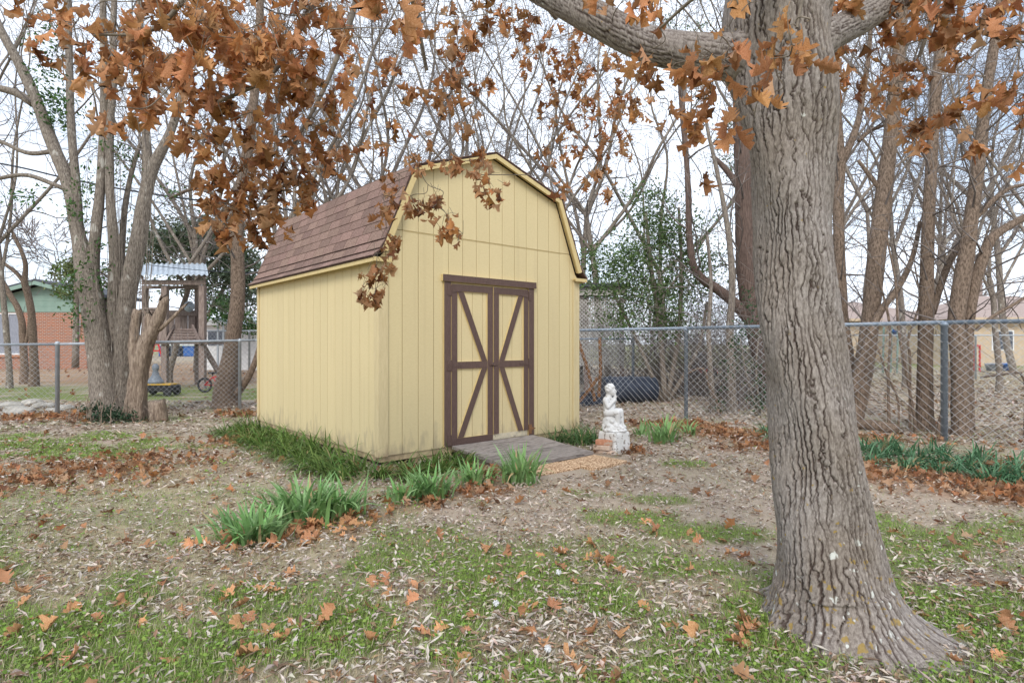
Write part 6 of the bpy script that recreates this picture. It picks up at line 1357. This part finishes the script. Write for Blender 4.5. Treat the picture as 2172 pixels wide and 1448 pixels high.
# slide and toys on the right lawn
sp_ = at(1890, 0, 26) * [1, 1, 0]; sl = thing('blue_slide', 'small blue playground slide on the lawn behind the right trunks', 'slide', sp_); s3 = lambda a, b: at(a, b, 26) - sp_
m = MB(); A, B = s3(1898, 702), s3(1914, 718); m.bar(A, B, .5, .05); m.bar(A + [0, -.25, .08], B + [0, -.25, .08], .04, .16); m.bar(A + [0, .25, .08], B + [0, .25, .08], .04, .16); m.build('chute', M['blue'], sl)
m = MB()
for dx in (0, -.35):
    for dy in (-.22, .22): m.bar(A + [dx, dy, .2], [A[0] + dx - .05, dy, -.05], .06, .06)
m.build('ladder', M['green_board'], sl)
g_ = at(2064, 0, 27) * [1, 1, 0]; ch = thing('orange_toy_chair', 'orange plastic toy chair on the right-hand lawn', 'toy chair', g_); q_ = at(2064, 740, 27)[2]
m = MB(); m.box(-.22, .22, -.2, .2, q_ + .1, q_ + .2, bev=.02); m.build('seat', M['red'], ch); m = MB(); m.box(-.2, .2, .2, .27, q_ + .1, q_ + .75, bev=.03); m.build('backrest', M['red'], ch)
for sx in (-.18, .18):
    for sy in (-.16, .2): m = MB(); m.box(sx - .03, sx + .03, sy - .03, sy + .03, -.02, q_ + .1); m.build('leg', M['red'], ch)
for a, lab in ((2108, 'dark grey tub on the right-hand lawn'), (2135, 'blue-lidded tub on the right-hand lawn')):
    g_ = at(a, 0, 28) * [1, 1, 0]; m = MB(); m.lathe([(.28, 0), (.36, .3), (.38, .32), (.30, .36), (.02, .38)], (0, 0, 0), 14); o = m.build('tub', M['blue' if a > 2120 else 'slate'], None, smooth=True); o.location = g_; o['label'] = lab; o['category'] = 'tub'
# child's bike
bg = gp(428, 832); bk = thing('small_bicycle', "child's red bicycle with black wheels parked by the playhouse post", 'bicycle', bg)
def torus(c, r0, r1, ax='y', n=26):
    pts = [(c[0] + r0 * math.cos(i * 2 * math.pi / n), c[1], c[2] + r0 * math.sin(i * 2 * math.pi / n)) for i in range(n + 1)]; m = MB(); m.tube(pts, r1, 6, cap=False); return m
for cx_ in (.08, .78):
    w = torus((cx_, 0, .20), .175, .03).build('wheel', M['black'], bk, smooth=True); m = MB()
    for q in range(7): a = q * math.pi / 3.5; m.bar((cx_, .001 * q, .2), (cx_ + .15 * math.cos(a), .001 * q, .2 + .15 * math.sin(a)), .005, .005)
    m.build('spokes', M['galv'], w)
m = MB(); m.tube([(.08, 0, .2), (.30, 0, .42), (.62, 0, .40)], .02, 8); m.tube([(.30, 0, .42), (.42, 0, .2), (.08, 0, .2)], .016, 8); m.tube([(.42, 0, .2), (.64, 0, .44)], .02, 8); m.build('frame', M['red'], bk, smooth=True)
m = MB(); m.tube([(.78, 0, .2), (.64, 0, .46), (.60, 0, .62)], .016, 8); m.tube([(.58, -.2, .64), (.60, 0, .63), (.58, .2, .64)], .014, 8); m.build('handlebar', M['black'], bk, smooth=True)
m = MB(); m.box(.18, .40, -.06, .06, .50, .55, bev=.02); m.bar((.29, 0, .42), (.29, 0, .50), .025, .025, (1, 0, 0)); m.build('saddle', M['black'], bk)
tg = gp(340, 838); tt = thing('toy_truck', 'flat black and yellow toy truck with a grey cone on its bed', 'toy truck', tg)
m = MB(); m.box(-.42, .42, -.2, .2, .10, .26, bev=.02); m.build('bed', M['black'], tt); m = MB(); m.box(-.36, .38, -.21, .21, .262, .30, bev=.01); m.build('deck', M['ochre'], tt)
for sx in (-.3, .3):
    for sy in (-.2, .2): m = MB(); m.lathe([(.02, -.03), (.1, -.03), (.1, .03), (.02, .03)], (sx, sy, .1), 12, axis=(0, 1, 0)); m.build('wheel', M['black'], tt)
m = MB(); m.lathe([(.20, 0), (.18, .06), (.09, .20), (.06, .32), (.08, .36), (.08, .44), (.03, .5)], (tg[0] - .12, tg[1], .302), 12); o = m.build('grey_cone', M['slate'], None, off=(tg[0] - .12, tg[1], .302), smooth=True); o.location = (tg[0] - .12, tg[1], .302); tag(o, 'grey cone-shaped toy standing on the toy truck', 'toy')
rg = at(332, 0, 58) * [1, 1, 0]; rf = thing('red_swing_frame', 'small red A-shaped play frame seen far off below the playhouse deck', 'play frame', rg)
for (a, b, c, d) in ((-.52, 0, -.2, 1.25), (.52, 0, .2, 1.25), (-.2, 1.25, .2, 1.25), (-.36, .6, .36, .6)): m = MB(); m.bar((a, 0, b), (c, 0, d), .14, .12, (0, 1, 0)); m.build('bar', M['red'], rf)
for a, mt, lab in ((352, 'blue', 'bright blue bin far off next to the red play frame'), (376, 'barrel', 'dark navy bin far off between two blue bins'), (404, 'blue', 'blue bin far off, seen near the right playhouse post')):
    g_ = at(a, 0, 60) * [1, 1, 0]; m = MB(); m.box(-.52, .52, -.45, .45, 0, .95, bev=.05); m.box(-.57, .57, -.5, .5, .955, 1.07, bev=.03); o = m.build('storage_bin', M[mt], None); o.location = g_; tag(o, lab, 'bin', 'bins far off beyond the playhouse')
# rocks, log, wood edging
for k, (a, b, s_, lab) in enumerate(((40, 878, .34, 'flat pale rock, largest of the pile at the left fence'), (92, 866, .27, 'rounded pale rock in the pile beside the fence post'), (66, 858, .30, 'grey rock at the back of the left pile'), (18, 866, .30, 'pale rock at the left end of the pile'), (140, 868, .22, 'small rock right of the fence post'), (112, 876, .22, 'small low rock before the left pile'))):
    g_ = gp(a, b); m = MB(); n1 = 12
    prof = [(max(math.cos(R(t)), .02), math.sin(R(t))) for t in np.linspace(-90, 90, 9)]; m.lathe(prof, (0, 0, 0), n1)
    vv = np.array(m.v); f_ = 1 + .7 * (fbm(vv[:, 0] * 1.6 + k * 9, vv[:, 1] * 1.6 + vv[:, 2] * 2, k, 3) - .5); m.v = [tuple(p) for p in vv * f_[:, None] * [s_ * .8, s_ * .6, s_ * .30]]
    o = m.build('rock', M['rock'], None); o.location = (g_[0], g_[1], s_ * .16); o.rotation_euler = (0, 0, k * 1.3); tag(o, lab, 'rock', 'rocks piled at the left fence')
A, B = gp(1832, 917), gp(1935, 925); m = MB(); m.tube([(A[0], A[1] + .35, .07), ((A[0] + B[0]) / 2, (A[1] + B[1]) / 2 + .33, .09), (B[0], B[1] + .3, .06)], [.08, .085, .07], 10); o = m.build('log', M['bark_brown'], None, off=(A[0], A[1] + .35, 0), smooth=True); o.location = (A[0], A[1] + .35, 0); tag(o, 'brown log lying along the foot of the right fence', 'log')
# cables and pole
for (pts, r_, lab) in (([(-300, 300, 15), (0, 347, 14.5), (140, 378, 14.2), (300, 408, 14), (520, 436, 14), (900, 470, 15)], .022, 'thick black overhead cable crossing behind the left stems'), ([(-300, 470, 20), (0, 515, 19), (300, 560, 17.5), (520, 579, 16), (800, 585, 16)], .010, 'thin black overhead wire passing the playhouse roof')):
    A = spline(np.array([[*at(a, b, Y), 1] for a, b, Y in pts]), 8)[:, :3]; m = MB(); m.tube(A, r_, 6); o = m.build('overhead_cable', M['cable'], None, off=A[0], smooth=True); o.location = A[0]; tag(o, lab, 'cable')
g_ = at(2080, 0, 48) * [1, 1, 0]; pl = thing('utility_pole', 'far wooden utility pole above the right-hand house roof', 'utility pole', g_); hp = at(2080, 585, 48)[2]
m = MB(); m.lathe([(.17, -.2), (.12, hp)], (0, 0, 0), 10); m.build('pole', M['old_wood'], pl, smooth=True); m = MB(); m.box(-.9, .9, -.2, -.125, hp - .6, hp - .45); m.build('crossarm', M['old_wood'], pl)
for dx in (-.8, 0.5, .8): m = MB(); m.lathe([(.05, 0), (.06, .08), (.03, .16)], (dx, -.16, hp - .448), 8); m.build('insulator', M['white'], pl)
